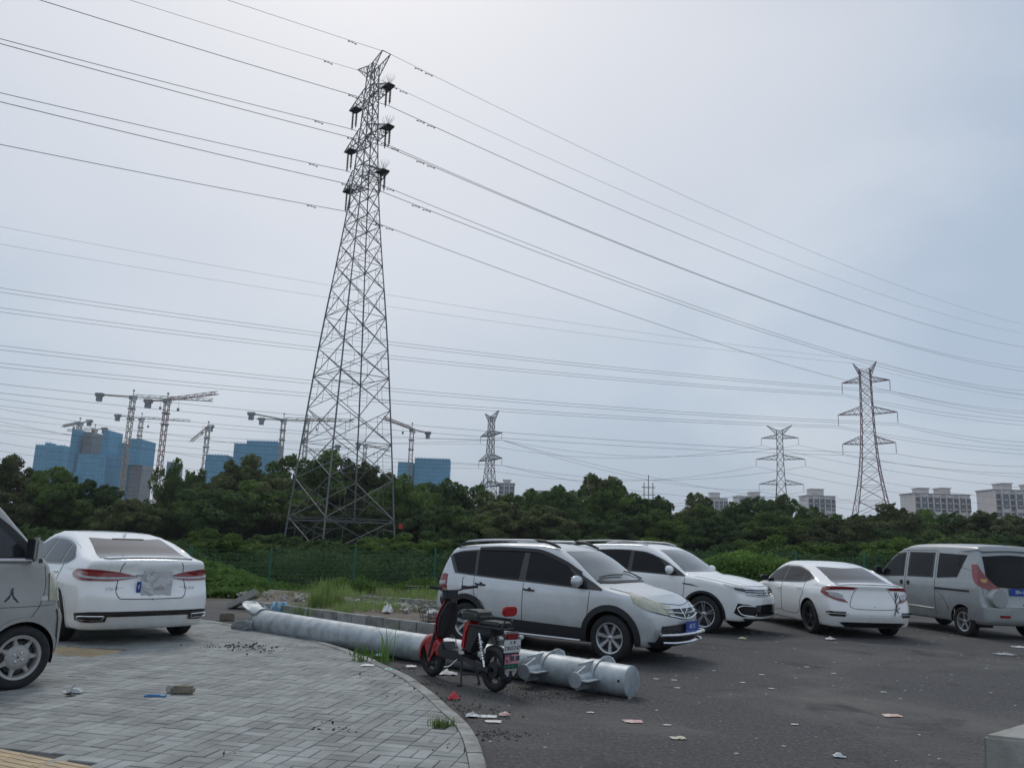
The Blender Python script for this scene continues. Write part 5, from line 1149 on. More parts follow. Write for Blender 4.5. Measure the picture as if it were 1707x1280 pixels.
# leg shield: lens-shaped shell, black behind with red face
sh = []; K = 9; L_ = 14
for i in range(L_+1):
    u = i/L_; z = .46+.44*u; x = wb-.16-.12*u; wdt = .145*(sin(pi*(.12+.80*u))**.6)
    for j in range(K):
        q = -1+2*j/(K-1); sh.append((x+.055*(1-q*q), q*wdt, z))
sf = [(i*K+j, i*K+j+1, (i+1)*K+j+1, (i+1)*K+j) for i in range(L_) for j in range(K-1)]
solid(MB().add(sh, sf).build('leg_shield', red_paint, sc, smooth=True, auto=80), .012)
sh2 = [(x-.012-.055*(1-(y/.18)**2)*.9, y*.93, z) for x, y, z in sh]
solid(MB().add(sh2, sf).build('leg_shield_back', plastic, sc, smooth=True, auto=80), .03)
stm = MB().tube([tuple(top), (wb-.30, 0, 1.0)], .022, 10); stm.box((wb-.29, 0, .97), (.10, .16, .10)); sub('steering_head', stm, plastic, smooth=True, bev=.012)
hb = MB(); hb.tube(curve([(wb-.36, -.33, 1.055), (wb-.32, -.20, 1.04), (wb-.29, -.10, 1.01), (wb-.29, .10, 1.01), (wb-.32, .20, 1.04), (wb-.36, .33, 1.055)], 22), .012, 8); sub('handlebar', hb, dark_steel, smooth=True)
for sd in (1, -1):
    g_ = MB().tube([(wb-.325, sd*.22, 1.043), (wb-.365, sd*.35, 1.057)], .018, 10); sub('grip', g_, rubber, smooth=True)
    lv = MB().tube(curve([(wb-.30, sd*.19, 1.045), (wb-.26, sd*.23, 1.04), (wb-.29, sd*.33, 1.035)], 8), .006, 6); lv.box((wb-.31, sd*.185, 1.045), (.05, .05, .045)); sub('brake_lever', lv, dark_steel)
    mr = MB().tube(curve([(wb-.30, sd*.17, 1.05), (wb-.28, sd*.18, 1.14), (wb-.30, sd*.19, 1.17)], 8), .005, 6); sub('mirror_stem', mr, dark_steel)
hl = MB().lathe([(.001, .05), (.045, .045), (.06, .02), (.06, -.04), (.03, -.06)], (wb-.20, 0, .90), 'x', 20); sub('headlamp', hl, plastic, smooth=True)
MB().lathe([(.001, .056), (.04, .051)], (wb-.20, 0, .90), 'x', 16).build('headlamp_lens', clear_lamp, sc)
# wire basket with pale bags
bk = MB(); bx, bz = wb+.06, .62
for k in range(7):
    u = -1+2*k/6
    bk.tube([(bx-.09, u*.13, bz+.16), (bx-.07, u*.10, bz), (bx+.08, u*.10, bz), (bx+.11, u*.13, bz+.16)], .0028, 4)
for k in range(6):
    u = -1+2*k/5
    bk.tube([(bx+u*.10, -.13, bz+.16), (bx+u*.075, -.10, bz), (bx+u*.075, .10, bz), (bx+u*.10, .13, bz+.16)], .0028, 4)
for q in (0, .33, .66, 1):
    a_, b_ = .075+.025*q, .10+.03*q; z = bz+.16*q; bk.tube([(bx-a_, -b_, z), (bx+a_, -b_, z), (bx+a_, b_, z), (bx-a_, b_, z), (bx-a_, -b_, z)], .0035, 4)
sub('front_basket', bk, dark_steel)
bag = MB(); v = []; nn = 12
for i in range(8):
    for j in range(nn):
        th_ = pi*i/7; ph = 2*pi*j/nn; rr = 1+.25*random.uniform(-1, 1); v.append((bx+.07*sin(th_)*cos(ph)*rr, .09*sin(th_)*sin(ph)*rr, bz+.09+.06*cos(th_)*rr))
bag.add(v, [(i*nn+j, i*nn+(j+1) % nn, (i+1)*nn+(j+1) % nn, (i+1)*nn+j) for i in range(7) for j in range(nn)])
bo = bag.build('plastic_bag', white_pl, None, smooth=True, auto=20, loc=tuple(mid), rot=(0, 0, pi/2-az)); tag(bo, 'crumpled white plastic bag lying in the wire basket of the scooter', 'bag')
# footboard, battery box, body
fb = MB().prism([(wb-.20, .30), (wb-.24, .40), (wb-.30, .44), (wb-.36, .36), (-.02, .36), (-.10, .40), (-.16, .36), (-.14, .26), (wb-.30, .25)], (0, 0, 0), (1, 0, 0), (0, 0, 1), (0, 1, 0), .22); sub('footboard', fb, plastic, bev=.02, smooth=True)
rp = MB().prism([(-.03, .385), (-.09, .70), (-.20, .72), (-.23, .68), (-.16, .56), (-.13, .385)], (0, 0, 0), (1, 0, 0), (0, 0, 1), (0, 1, 0), .17); sub('red_body_panel', rp, red_paint, bev=.025, smooth=True)
bb = MB().prism([(-.13, .36), (-.20, .66), (-.60, .66), (-.64, .60), (-.38, .54), (-.27, .38)], (0, 0, 0), (1, 0, 0), (0, 0, 1), (0, 1, 0), .20); sub('rear_body', bb, plastic, bev=.02, smooth=True)
st = MB().prism([(-.07, .715), (-.08, .80), (-.13, .835), (-.34, .83), (-.40, .80), (-.41, .725)], (0, 0, 0), (1, 0, 0), (0, 0, 1), (0, 1, 0), .25); sub('seat', st, seat_m, bev=.03, smooth=True)
st = MB().prism([(-.36, .70), (-.38, .735), (-.70, .74), (-.74, .72), (-.73, .69)], (0, 0, 0), (1, 0, 0), (0, 0, 1), (0, 1, 0), .20); sub('pillion_seat', st, seat_m, bev=.015, smooth=True)
rk = MB()
for sd in (1, -1): rk.tube(curve([(-.20, sd*.08, .67), (-.50, sd*.09, .675), (-.76, sd*.09, .67)], 6), .012, 6); rk.tube([(-.76, sd*.09, .67), (-.78, sd*.05, .76)], .010, 6)
rk.tube([(-.76, -.09, .67), (-.76, .09, .67)], .012, 6); sub('rack', rk, dark_steel, smooth=True)
bp = MB().prism([(-.10, -.025), (-.075, -.052), (.075, -.052), (.10, -.025), (.10, .025), (.075, .052), (-.075, .052), (-.10, .025)], (-.79, 0, .86), (0, 1, 0), (-.15, 0, 1), (1, 0, .15), .045); sub('backrest_pad', bp, red_plastic, bev=.012, smooth=True)
sw = MB().bar((-.10, .09, .30), (-wb, .09, r), .035, .05); sw.bar((-.10, -.09, .30), (-wb, -.09, r), .035, .05); sw.tube([(-.08, -.1, .30), (-.08, .1, .30)], .03, 10); sub('swingarm', sw, dark_steel)
for sd in (1, -1):
    sp = MB(); T0, T1 = np.array([-.42, sd*.115, .60]), np.array([-wb+.05, sd*.115, r+.03]); sp.tube([T0, T1], .012, 8)
    q = np.linspace(0, 1, 70); d_, a_, b_ = basis(T1-T0); sp.tube([T0+(T1-T0)*(.15+.65*t_)+(a_*cos(t_*2*pi*8)+b_*sin(t_*2*pi*8))*.026 for t_ in q], .0055, 5); sub('shock_absorber', sp, dark_steel if sd < 0 else chrome)
solid(half_shell(.26, .13, radians(60), radians(205), (-wb, 0, r), sag=.03).build('rear_mudguard', plastic, sc, smooth=True, auto=80))
fl = MB().prism([(-.10, -.26), (.10, -.26), (.115, -.02), (.10, .10), (-.10, .10), (-.115, -.02)], (-.835, 0, .44), (0, -1, 0), (-.05, 0, 1), (1, 0, .05), .02); flap = sub('mud_flap', fl, plastic, bev=.008)
tl = MB().prism([(-.075, -.03), (.075, -.03), (.085, .03), (-.085, .03)], (-.83, 0, .605), (0, 1, 0), (0, 0, 1), (1, 0, 0), .05); sub('tail_lamp', tl, red_lamp, bev=.01)
MB().prism([(-.09, .03), (.09, .03), (.09, .045), (-.09, .045)], (-.835, 0, .605), (0, 1, 0), (0, 0, 1), (1, 0, 0), .04).build('lamp_bracket', chrome, sc)
for sd in (1, -1): MB().lathe([(.001, -.03*sd), (.02, -.03*sd), (.026, .0), (.02, .03*sd)], (-.82, sd*.145, .585), 'y', 12).build('indicator', clear_lamp, sc, smooth=True); 
for sd in (1, -1): MB().tube([(-.80, 0, .585), (-.82, sd*.14, .585)], .007, 6).build('indicator_stem', dark_steel, sc)
ez = (-.04, 0, 1)
pw = MB().prism([(-.115, -.065), (.115, -.065), (.115, .065), (-.115, .065)], (-.853, 0, .505), (0, -1, 0), ez, (1, 0, .04), .006).build('licence_plate', white_pl, sc)
for tx, dz, s_ in (('天 津', .035, .038), ('DN3747', -.022, .062)): link('plate_lettering', text_mesh(tx, s_, 'plate_lettering', ink_black), pw, loc=(-.8585-.04*dz, 0, .505+dz), rot=frame_rot((0, -1, 0), ez))
pk = MB().prism([(-.095, -.05), (.095, -.05), (.095, .045), (-.095, .045)], (-.850, 0, .375), (0, -1, 0), (-.05, 0, 1), (1, 0, .05), .006).build('pink_sticker', pink_pl, sc)
link('sticker_lettering', text_mesh('严禁\n载人', .045, 'sticker_lettering', ink_dark), pk, loc=(-.8555, .05, .375), rot=frame_rot((0, -1, 0), (-.05, 0, 1)))
link('sticker_lettering', text_mesh('■:■', .07, 'sticker_lettering', ink_dark), pk, loc=(-.8555, -.04, .375), rot=frame_rot((0, -1, 0), (-.05, 0, 1)))
for tx, z, s_, im in (('小孙车行', .295, .052, ink_green), ('13389060280', .258, .032, ink_white), ('8268056000', .232, .032, ink_white), ('销售维修', .207, .030, ink_white)):
    link('flap_lettering', text_mesh(tx, s_, 'flap_lettering', im), flap, loc=(-.846+.05*(.44-z), 0, z), rot=frame_rot((0, -1, 0), (-.05, 0, 1)))
sd_ = MB()
for sd in (1, -1): sd_.tube(curve([(-.06, sd*.06, .27), (-.12, sd*.11, .14), (-.16, sd*.13, .02)], 8), .011, 8); sd_.tube([(-.16, sd*.13, .018), (-.11, sd*.15, .014)], .014, 8)
sd_.tube([(-.13, -.11, .12), (-.13, .11, .12)], .009, 6); sub('centre_stand', sd_, dark_steel, smooth=True)
kk = MB().tube(curve([(-.04, .10, .28), (.10, .13, .18), (.16, .14, .17)], 8), .008, 6); kk.tube([(-.02, .12, .42), (-.02, .13, .50)], .008, 6); kk.box((-.12, .12, .37), (.05, .04, .05)); sub('side_fittings', kk, chrome)
cb = MB()
for q in range(4): cb.tube(curve([(wb-.28+.01*q, (-1)**q*.03*(q+1), 1.0), (wb-.16, (-1)**q*.05, .93-.02*q), (wb-.2, (-1)**q*.03, .80)], 10), .004, 5)
sub('cables', cb, plastic)

# ---------------------------------------------------------------- steel pole lying on the asphalt
NEAR = G(1056, 1166); FAR = G(428, 1060); NEAR[2] = .165; FAR[2] = .235
Nn = np.array([NEAR[0], NEAR[1]+.10, .165]); Ff = np.array([FAR[0]-.05, FAR[1]+.24, .195])
Lp = np.linalg.norm(Nn-Ff); ex = (Nn-Ff)/Lp; ey = np.cross([0, 0, 1.], ex); ey /= np.linalg.norm(ey); ez = np.cross(ex, ey)
RM = Matrix((ex, ey, ez)).transposed().to_4x4(); RM.translation = Vector(Ff)
pole = link('steel_pole', None); pole.matrix_world = RM
tag(pole, 'long galvanised steel lamp or sign pole lying on the ground with welded brackets near its end', 'pole')
pole['label'] = 'long galvanised steel pole lying behind the scooter, with brackets near its closed end'
def pr(x): return .195+(.165-.195)*x/Lp
sh = MB().lathe([(pr(x), x) for x in np.linspace(0, Lp-.012, 24)], axis='x', n=48); sh.build('pole_shaft', galv, pole, smooth=True)
cap = MB().lathe([(.0005, Lp+.002), (pr(Lp)-.012, Lp+.002), (pr(Lp)-.002, Lp-.001), (pr(Lp)+.002, Lp-.012), (pr(Lp)-.0, Lp-.02)], axis='x', n=48); cap.build('end_cap', galv, pole, smooth=True, auto=30)
hole = MB().lathe([(.001, .0), (.014, 0), (.015, .006)], (Lp-.10, 0, 0), 'y', 14)
MB().lathe([(.001, -.003), (.016, -.003), (.016, .01)], (Lp-.07, -pr(Lp)*cos(radians(5)), .015), 'y', 14).build('drain_hole', ink_black, pole)
def bracket(x):
    rr = pr(x); b = link('bracket', MB().lathe([(rr+.012, -.07), (rr+.014, 0), (rr+.012, .07)], axis='x', n=40).mesh('bracket_collar', galv), pole, loc=(x, 0, 0))
    for pl_ in b.data.polygons: pl_.use_smooth = True
    for sd in (-1, 1):
        y0, y1 = rr*.9, rr+.24
        s_ = MB().lathe([(.075, sd*y0), (.06, sd*(y0+.08)), (.055, sd*y1)], n=24); s_.build('stub_tube', galv, b, smooth=True)
        d_ = MB().lathe([(.0005, sd*(y1+.012)), (.082, sd*(y1+.012)), (.084, sd*(y1+.004)), (.082, sd*(y1-.004)), (.0005, sd*(y1-.004))], n=30); d_.build('end_disc', galv, b)
        for k, (dx, dz) in enumerate(((0, 1), (1, 0), (0, -1), (-1, 0))):
            ln = (.11, .16, .11, .09)[k]; c_ = np.array([0, 0, 0.])
            e1 = np.array([dx, 0, dz], float)
            poly = [(sd*(rr*.55), .03), (sd*(rr*.55), ln+.06 if k == 0 else ln), (sd*(y1-.02), ln if k != 0 else ln-.04), (sd*(y1), ln-.03), (sd*y1, .05)]
            MB().prism(poly, c_, (0, 1, 0), e1, np.cross((0, 1, 0), e1), .011).build('gusset_plate', galv, b)
    top = MB().prism([(-rr-.18, -.03), (-rr-.18, -.005), (rr+.10, .02), (rr+.18, .0), (rr+.22, -.08), (rr+.18, -.08), (rr, -.03)], (0, 0, rr+.0), (0, 1, 0), (0, 0, 1), (1, 0, 0), .012); top.build('saddle_plate', galv, b)
    rg = MB(); a_ = np.linspace(-.2, pi*.62, 18); rg.tube([(.13*sin(q*1.0), rr+.06+.0*q, rr*.2+.16*cos(q)) for q in np.linspace(-1.4, 1.5, 18)], .008, 6); rg.build('curved_rib', galv, b, smooth=True)
    return b
bracket(Lp-.46); bracket(Lp-1.16)
# flared end: curved petals and ring
for k, a0 in enumerate((35, 110, 200, 290)):
    v = []; n1, n2 = 9, 9
    for i in range(n1):
        u = i/(n1-1)
        for j in range(n2):
            w_ = j/(n2-1); q = radians(a0+(-30+60*w_)*(1-.25*u*u)); rr = .195+.10*u**1.4+.012; x = .12-.62*u*(1-.35*(2*w_-1)**2)
            x = .12-.46*u*(1-.35*(2*w_-1)**2); v.append((x, cos(q)*rr, sin(q)*rr))
    o = MB().add(v, [(i*n2+j, i*n2+j+1, (i+1)*n2+j+1, (i+1)*n2+j) for i in range(n1-1) for j in range(n2-1)]).build('flared_petal', galv, pole, smooth=True, auto=80); solid(o, .012)
MB().tube([(.02, .206*cos(q), .206*sin(q)) for q in np.linspace(0, 2*pi, 36)], .010, 6).build('end_ring', galv, pole, smooth=True)
for k in range(6):
    q = radians(20+60*k); e1 = np.array([0, cos(q), sin(q)])
    MB().prism([(.10, .19), (-.05, .19), (-.05, .30), (.0, .305)], (0, 0, 0), (1, 0, 0), e1, np.cross((1, 0, 0), e1), .01).build('base_rib', galv, pole)
# ================================================================ PYLONS
BARME = MB().bar((0, 0, 0), (0, 0, 1), 1, 1)  # unit bar along z
def corner_dirs(ang): return [np.array([cos(ang+pi/4+k*pi/2), sin(ang+pi/4+k*pi/2)]) for k in range(4)]
def pylon(name, label, x, y, z0, zs, hd, arms, peaks, ang, wmain, wbr, m, detail=False, drop=2.0, insul_w=.12, platform=False):
    """zs: panel levels; hd(z): half diagonal; arms: (z, half length, depth of arm at body); ang: arm direction"""
    t = thing(name, label, 'pylon', (x, y, z0), 0, 'lattice power pylons'); cd = corner_dirs(ang)
    def C_(k, z): return np.array([*(cd[k % 4]*hd(z)), z])
    mem = []
    lev = [z for z in zs]
    for k in range(4):
        mb = MB()
        for a, b_ in zip(lev[:-1], lev[1:]): mb.bar(C_(k, a), C_(k, b_), wmain*(1.0 if a < lev[-1]*.5 else .8))
        mb.build('leg', m, t)
    for i, (a, b_) in enumerate(zip(lev[:-1], lev[1:])):
        for k in range(4):
            p, q, r_, s_ = C_(k, a), C_(k+1, a), C_(k+1, b_), C_(k, b_)
            mem += [(p, r_, wbr), (q, s_, wbr)]
            if i % 2 == 0 or not detail: mem.append((s_, r_, wbr*.8))
            if detail and hd(a) > 2.0:
                x_ = (p*np.linalg.norm(r_-s_)+r_*np.linalg.norm(p-q))/(np.linalg.norm(r_-s_)+np.linalg.norm(p-q))   # crossing
                for (e0, e1) in ((p, s_), (q, r_)):
                    m0, m1 = (e0+x_)/2, (e1+x_)/2; l0 = e0+(e1-e0)*.33; l1 = e0+(e1-e0)*.67
                    mem += [(m0, m1, wbr*.5), (m0, l0, wbr*.5), (m1, l1, wbr*.5)]
    if detail:
        for z in (lev[0]+3.4, lev[5] if len(lev) > 6 else lev[2]):
            for k in range(4): mem.append((C_(k, z), C_(k+1, z), wbr)); mem.append(((C_(k, z)+C_(k+1, z))/2, (C_(k+1, z)+C_(k+2, z))/2, wbr*.6))
    if detail:
        mem.sort(key=lambda q: -np.linalg.norm(q[1]-q[0])*q[2]); ume = None
        ub = MB().box((0, 0, .5), (1, 1, 1)).mesh('brace', m)
        for p, q, w_ in mem[:285]:
            d = Vector(q-p); L_ = d.length; o = link('brace', ub, t, loc=tuple(p), scl=(w_, w_, L_)); o.rotation_euler = d.to_track_quat('Z', 'Y').to_euler()
        mem = mem[285:]
    if mem:
        mb = MB()
        for p, q, w_ in mem: mb.bar(p, q, w_)
        o = mb.build('small_braces' if detail else 'bracing', m, t); tag(o, kind='stuff')
    tips = {}
    ad = np.array([cos(ang), sin(ang), 0]); pd = np.array([-sin(ang), cos(ang), 0])
    for ai, (z, L_, dep) in enumerate(arms):
        for sd in (-1, 1):
            mb = MB(); hb = hd(z)*.72; w1 = .45 if platform else .12
            tip = ad*sd*L_+np.array([0, 0, z+.15])
            B_ = [ad*sd*hb+pd*s1*hb+np.array([0, 0, z+dz]) for s1 in (-1, 1) for dz in (0, dep)]
            T_ = [tip+pd*s1*w1 for s1 in (-1, 1)]
            for s1, (b0, b1) in enumerate(((B_[0], B_[1]), (B_[2], B_[3]))):
                mb.bar(b0, T_[s1], wbr*1.3); mb.bar(b1, T_[s1], wbr*1.3)
                n_ = 4
                for q in range(n_):
                    u0, u1 = q/n_, (q+.5)/n_; a_ = b0+(T_[s1]-b0)*u0; c_ = b1+(T_[s1]-b1)*u1; d_ = b0+(T_[s1]-b0)*(q+1)/n_
                    mb.bar(a_, c_, wbr*.7); mb.bar(c_, d_, wbr*.7)
            for q in range(5):
                u0, u1 = q/5, (q+1)/5; mb.bar(B_[0]+(T_[0]-B_[0])*u0, B_[2]+(T_[1]-B_[2])*u1, wbr*.7); mb.bar(B_[2]+(T_[1]-B_[2])*u0, B_[0]+(T_[0]-B_[0])*u0, wbr*.7); mb.bar(B_[1]+(T_[0]-B_[1])*u0, B_[3]+(T_[1]-B_[3])*u1, wbr*.7)
            ao = mb.build('cross_arm', m, t)
            if platform:
                ob = ad*sd*(L_-.65)+np.array([0, 0, z+.2]); R_ = np.array([ad, pd, [0, 0, 1]]).T
                MB().box(ob, (1.5, .95, .10), R=R_).build('arm_plate', dark_steel, ao)
                if sd > 0:
                    bs = MB()
                    for c_ in (-.35, .4):
                        for q in range(9):
                            a = 2*pi*q/9; b0 = ob+ad*c_+np.array([0, 0, .05]); bs.tube([b0, b0+np.array([cos(a)*.55, sin(a)*.55, 1.1])], .014, 3)
                    bs.build('bird_spikes', steel_grey, ao)
            for off in ((-.5, .55) if platform else (0,)):
                p = tip+ad*off*(.8 if platform else 1)-ad*sd*(.55 if platform else 0)
                ins = MB(); n_ = 11; pr_ = []
                for q in range(n_): pr_ += [(insul_w*.35, -.15-drop*.85*q/n_), (insul_w, -.15-drop*.85*(q+.45)/n_), (insul_w*.35, -.15-drop*.85*(q+.5)/n_)]
                pr_.append((insul_w*.3, -drop)); ins.lathe([(.02, 0)]+pr_, tuple(p), 'z', 8); ins.build('insulator', insul, t)
            tips[(ai, sd)] = np.array([x, y, z0])+tip-np.array([0, 0, drop])-(ad*sd*.4 if platform else 0)
    for sd in (-1, 1):
        L_, zp = peaks; zt = lev[-1]; mb = MB(); hb = hd(zt)*.72; tip = ad*sd*L_+np.array([0, 0, zp])
        for s1 in (-1, 1):
            b0 = ad*sd*hb+pd*s1*hb+np.array([0, 0, zt]); b1 = -ad*sd*hb*.2+pd*s1*hb+np.array([0, 0, zt-.4*(hb+.6)]); b1 = ad*sd*hb+pd*s1*hb+np.array([0, 0, zt-1.6])
            t1_ = tip; tip = t1_+pd*s1*(.55 if platform else .15); mb.bar(b0, tip, wbr*1.2); mb.bar(b1, tip, wbr*1.2); mb.bar(tip, t1_, wbr)
            for q in range(4): mb.bar(b1+(tip-b1)*q/4, b0+(tip-b0)*(q+.5)/4, wbr*.6); mb.bar(b0+(tip-b0)*(q+.5)/4, b1+(tip-b1)*(q+1)/4, wbr*.6)
            tip = t1_
        mb.build('peak_arm', m, t); tips[('p', sd)] = np.array([x, y, z0])+tip
    return t, tips
LA = radians(-48.7)
cx, cy = -18.03*.97, 88.3*.97
zlv = [0, 3.7, 7.8, 11.6, 15.3, 18.8, 22.0, 25.6, 28.8, 31.5, 34.0, 36.2, 38.3, 40.2, 41.9, 43.3, 44.9, 46.6, 48.4, 49.8, 51.3, 53.0, 54.6, 56.2]
hdA = pchip([0, 21.4, 41, 47, 56.3], [6.0, 3.9, 1.55, 1.10, .65])
tA, tipA = pylon('tall_pylon', 'tall grey lattice power pylon with six bristled arms, rising behind the fence left of centre', cx, cy, ground_h(cx, cy), zlv, hdA,
    [(51.8, 4.2, 1.5), (46.6, 4.65, 1.6), (41.4, 4.25, 1.6)], (2.7, 56.7), LA, .145, .068, steel_grey, detail=True, drop=2.4, insul_w=.15, platform=True)
q_ = AT(663+5, 877, 82); o = MB().box((0, 0, 0), (.38, .04, .5)).build('red_warning_plate', mat('red_sign', (.4, .02, .02), .5), tA, loc=(q_[0]-cx, q_[1]-cy, q_[2]-float(ground_h(cx, cy))))
def far_pylon(name, label, px, top, base, D, H, ang, arms, peaks, spread, m, nl=13, w=(.22, .12)):
    P_ = AT(px, top, D); x, y = P_[0], D; zt = P_[2]; z0 = zt-H*1.0; body = H*.962; zs = [body*(1-(1-i/nl)**1.35) for i in range(nl+1)]
    return pylon(name, label, x, y, z0, zs, pchip([0, body*.55, body*.72, body], [spread, spread*.30, spread*.23, spread*.19]), arms, (peaks, H), ang, w[0], w[1], m, drop=H*.055, insul_w=.13)
tB, tipB = far_pylon('distant_pylon', 'distant pinkish-grey lattice pylon with three pairs of arms, left of the pale apartment blocks', 1441, 604, 860, 185, 47, radians(-32), [(42.2, 5.2, 1.2), (34.6, 6.4, 1.7), (27.6, 5.7, 1.7)], 2.6, 8.2, steel_red, nl=16, w=(.17, .085))
tC, tipC = far_pylon('distant_pylon', 'smaller distant grey pylon with open arms, left of the pinkish-grey pylon', 1299, 709, 850, 290, 47, radians(-20), [(42.2, 6.4, 1.3), (34.5, 8.4, 1.7), (25.5, 7.6, 1.7)], 4.4, 7.2, steel_far, w=(.22, .11))
tD, tipD = far_pylon('distant_pylon', 'slim distant pylon with short arms, right of the tall pylon', 820, 687, 850, 290, 47, radians(-60), [(38.5, 8.0, 1.6), (29.5, 8.6, 2.), (20., 8.4, 2.)], 5.0, 6.6, steel_far, w=(.24, .13))

# ---------------------------------------------------------------- wires
def seg(P, Q, sag, n=26):
    t = np.linspace(0, 1, n)[:, None]; c_ = P*(1-t)+Q*t; c_[:, 2] -= 4*sag*(t*(1-t))[:, 0]; return c_
def plane_hit(P, d, px, py):
    """where the ray of (px,py) meets the vertical plane through P along horizontal d"""
    r_ = ray(px, py); n = np.array([-d[1], d[0]]); t = (P[:2]-CAMP[:2])@n/(r_[:2]@n); return CAMP+r_*t
def run(P, d, px, py, b, ext=1.6):
    """parabola through P and the pixel, curvature b, continued past the frame edge"""
    Q = plane_hit(P, d, px, py); s1 = np.linalg.norm(Q[:2]-P[:2]); dd = (Q[:2]-P[:2])/s1; a = (Q[2]-P[2]-b*s1*s1)/s1
    s = np.linspace(0, s1*ext, 34); return np.c_[P[0]+dd[0]*s, P[1]+dd[1]*s, P[2]+a*s+b*s*s]
def power_line(label, pts, r_, dampers=()):
    mb = MB(); mb.tube(pts, r_, 5)
    o = mb.build('power_line', wire_m, None, smooth=True, auto=80); tag(o, label, 'power line', 'overhead wires')
    for dpt in dampers:
        MB().bar(dpt+np.array([-.0, 0, -.12]), dpt, .06).bar(dpt[None][0]+np.array([-.35, -.25, -.16]), dpt+np.array([.35, .25, -.16]), .05).box(dpt+np.array([-.35, -.25, -.18]), (.16, .12, .1)).box(dpt+np.array([.35, .25, -.18]), (.16, .12, .1)).build('damper', dark_steel, o)
    return o
def at_len(c_, L_):
    s = np.r_[0, np.cumsum(np.linalg.norm(np.diff(c_, axis=0), axis=1))]; return np.array([np.interp(L_, s, c_[:, k]) for k in range(3)])
dl = np.array([-.75, -.66]); dr = -dl
nm = {0: 'top', 1: 'middle', 2: 'bottom', 'p': 'peak'}; sdn = {-1: 'left', 1: 'right'}
for key, lx, rx, b in ((('p', 1), (378, 0), (1707, 541), .00030), (('p', -1), (215, 0), (1707, 556), .00030), ((0, 1), (65, 0), (1707, 579), .00034), ((0, -1), (0, 65), (1707, 613), .00034), ((1, 1), (0, 73), (1707, 619), .00034), ((1, -1), (0, 155), (1707, 651), .00034), ((2, 1), (0, 170), (1707, 658), .00034), ((2, -1), (0, 241), (1707, 685), .00034)):
    P = tipA[key]; cl = run(P, dl, *lx, b, 1.5); cr_ = run(P, dr, *rx, b, 1.7); pts = np.vstack([cl[::-1], cr_[1:]])
    rad = .022 if key[0] == 'p' else .034
    what = 'earth wire' if key[0] == 'p' else 'overhead wire'
    power_line('%s carried by the %s %s arm of the tall pylon, crossing the sky' % (what, sdn[key[1]], nm[key[0]]), pts, rad, [at_len(cl, 4.5), at_len(cr_, 4.5), at_len(cr_, 6.)])
for key, ys, yr in ((('p', -1), (407,), 672), (('p', 1), (378,), 664), ((0, -1), (513, 520), 705), ((0, 1), (480, 487), 692), ((1, -1), (605, 612), 752), ((1, 1), (576, 583), 738), ((2, -1), (655,), 790), ((2, 1), (640,), 776)):
    P = tipB[key]
    for k, yl in enumerate(ys):
        P2 = P+np.array([0, 0, -.45*k]); Q = AT(0, yl, 137.); E_ = Q+(Q-P2)*.35; 
        t = np.linspace(0, 1.3, 34)[:, None]; c_ = P2+(Q-P2)*t; c_[:, 2] += (.00022*((t*np.linalg.norm(Q-P2))**2-(t*np.linalg.norm(Q-P2)**2)))[:, 0]
        R_ = AT(1760, yr+8*k, 215.); cr_ = seg(P2, R_, 1.2, 20)
        power_line('overhead %s of the pinkish-grey pylon, %s %s arm, running level to the left edge' % (('upper wire', 'lower wire')[k] if len(ys) > 1 else 'single wire', sdn[key[1]], nm[key[0]]), np.vstack([c_[::-1], cr_[1:]]), .022 if key[0] == 'p' else .034)
for i, key in enumerate(((0, -1), (0, 1), (1, -1), (1, 1), (2, -1), (2, 1))):
    c1 = seg(tipC[key], tipD[key]+np.array([0, 0, 0]), 5.0, 24); L_ = AT(-60, (690, 668, 712, 700, 742, 728)[i], 250.); c2 = seg(tipD[key], L_, 3.0, 24); R_ = AT(1800, (820, 800, 852, 838, 892, 876)[i], 300.); c3 = seg(tipC[key], R_, 2.5, 20)
    power_line('far thin wire joining the two distant grey pylons at their %s %s arms' % (nm[key[0]], sdn[key[1]]), np.vstack([c3[::-1], c1[1:], c2[1:]]), .045)
for i, (ya, yb, D) in enumerate(((656, 735, 260), (671, 742, 262), (690, 772, 264), (712, 790, 266))):
    pts = seg(AT(-60, ya, D), tipD[(i % 3, 1)], 3., 30); E_ = AT(1300+60*i, 815+8*i, 420.)
    power_line(['uppermost', 'second', 'third', 'lowest'][i]+' of the four faint wires dropping rightwards from the slim distant pylon', np.vstack([pts, seg(tipD[(i % 3, 1)], E_, 6., 24)[1:]]), .05)

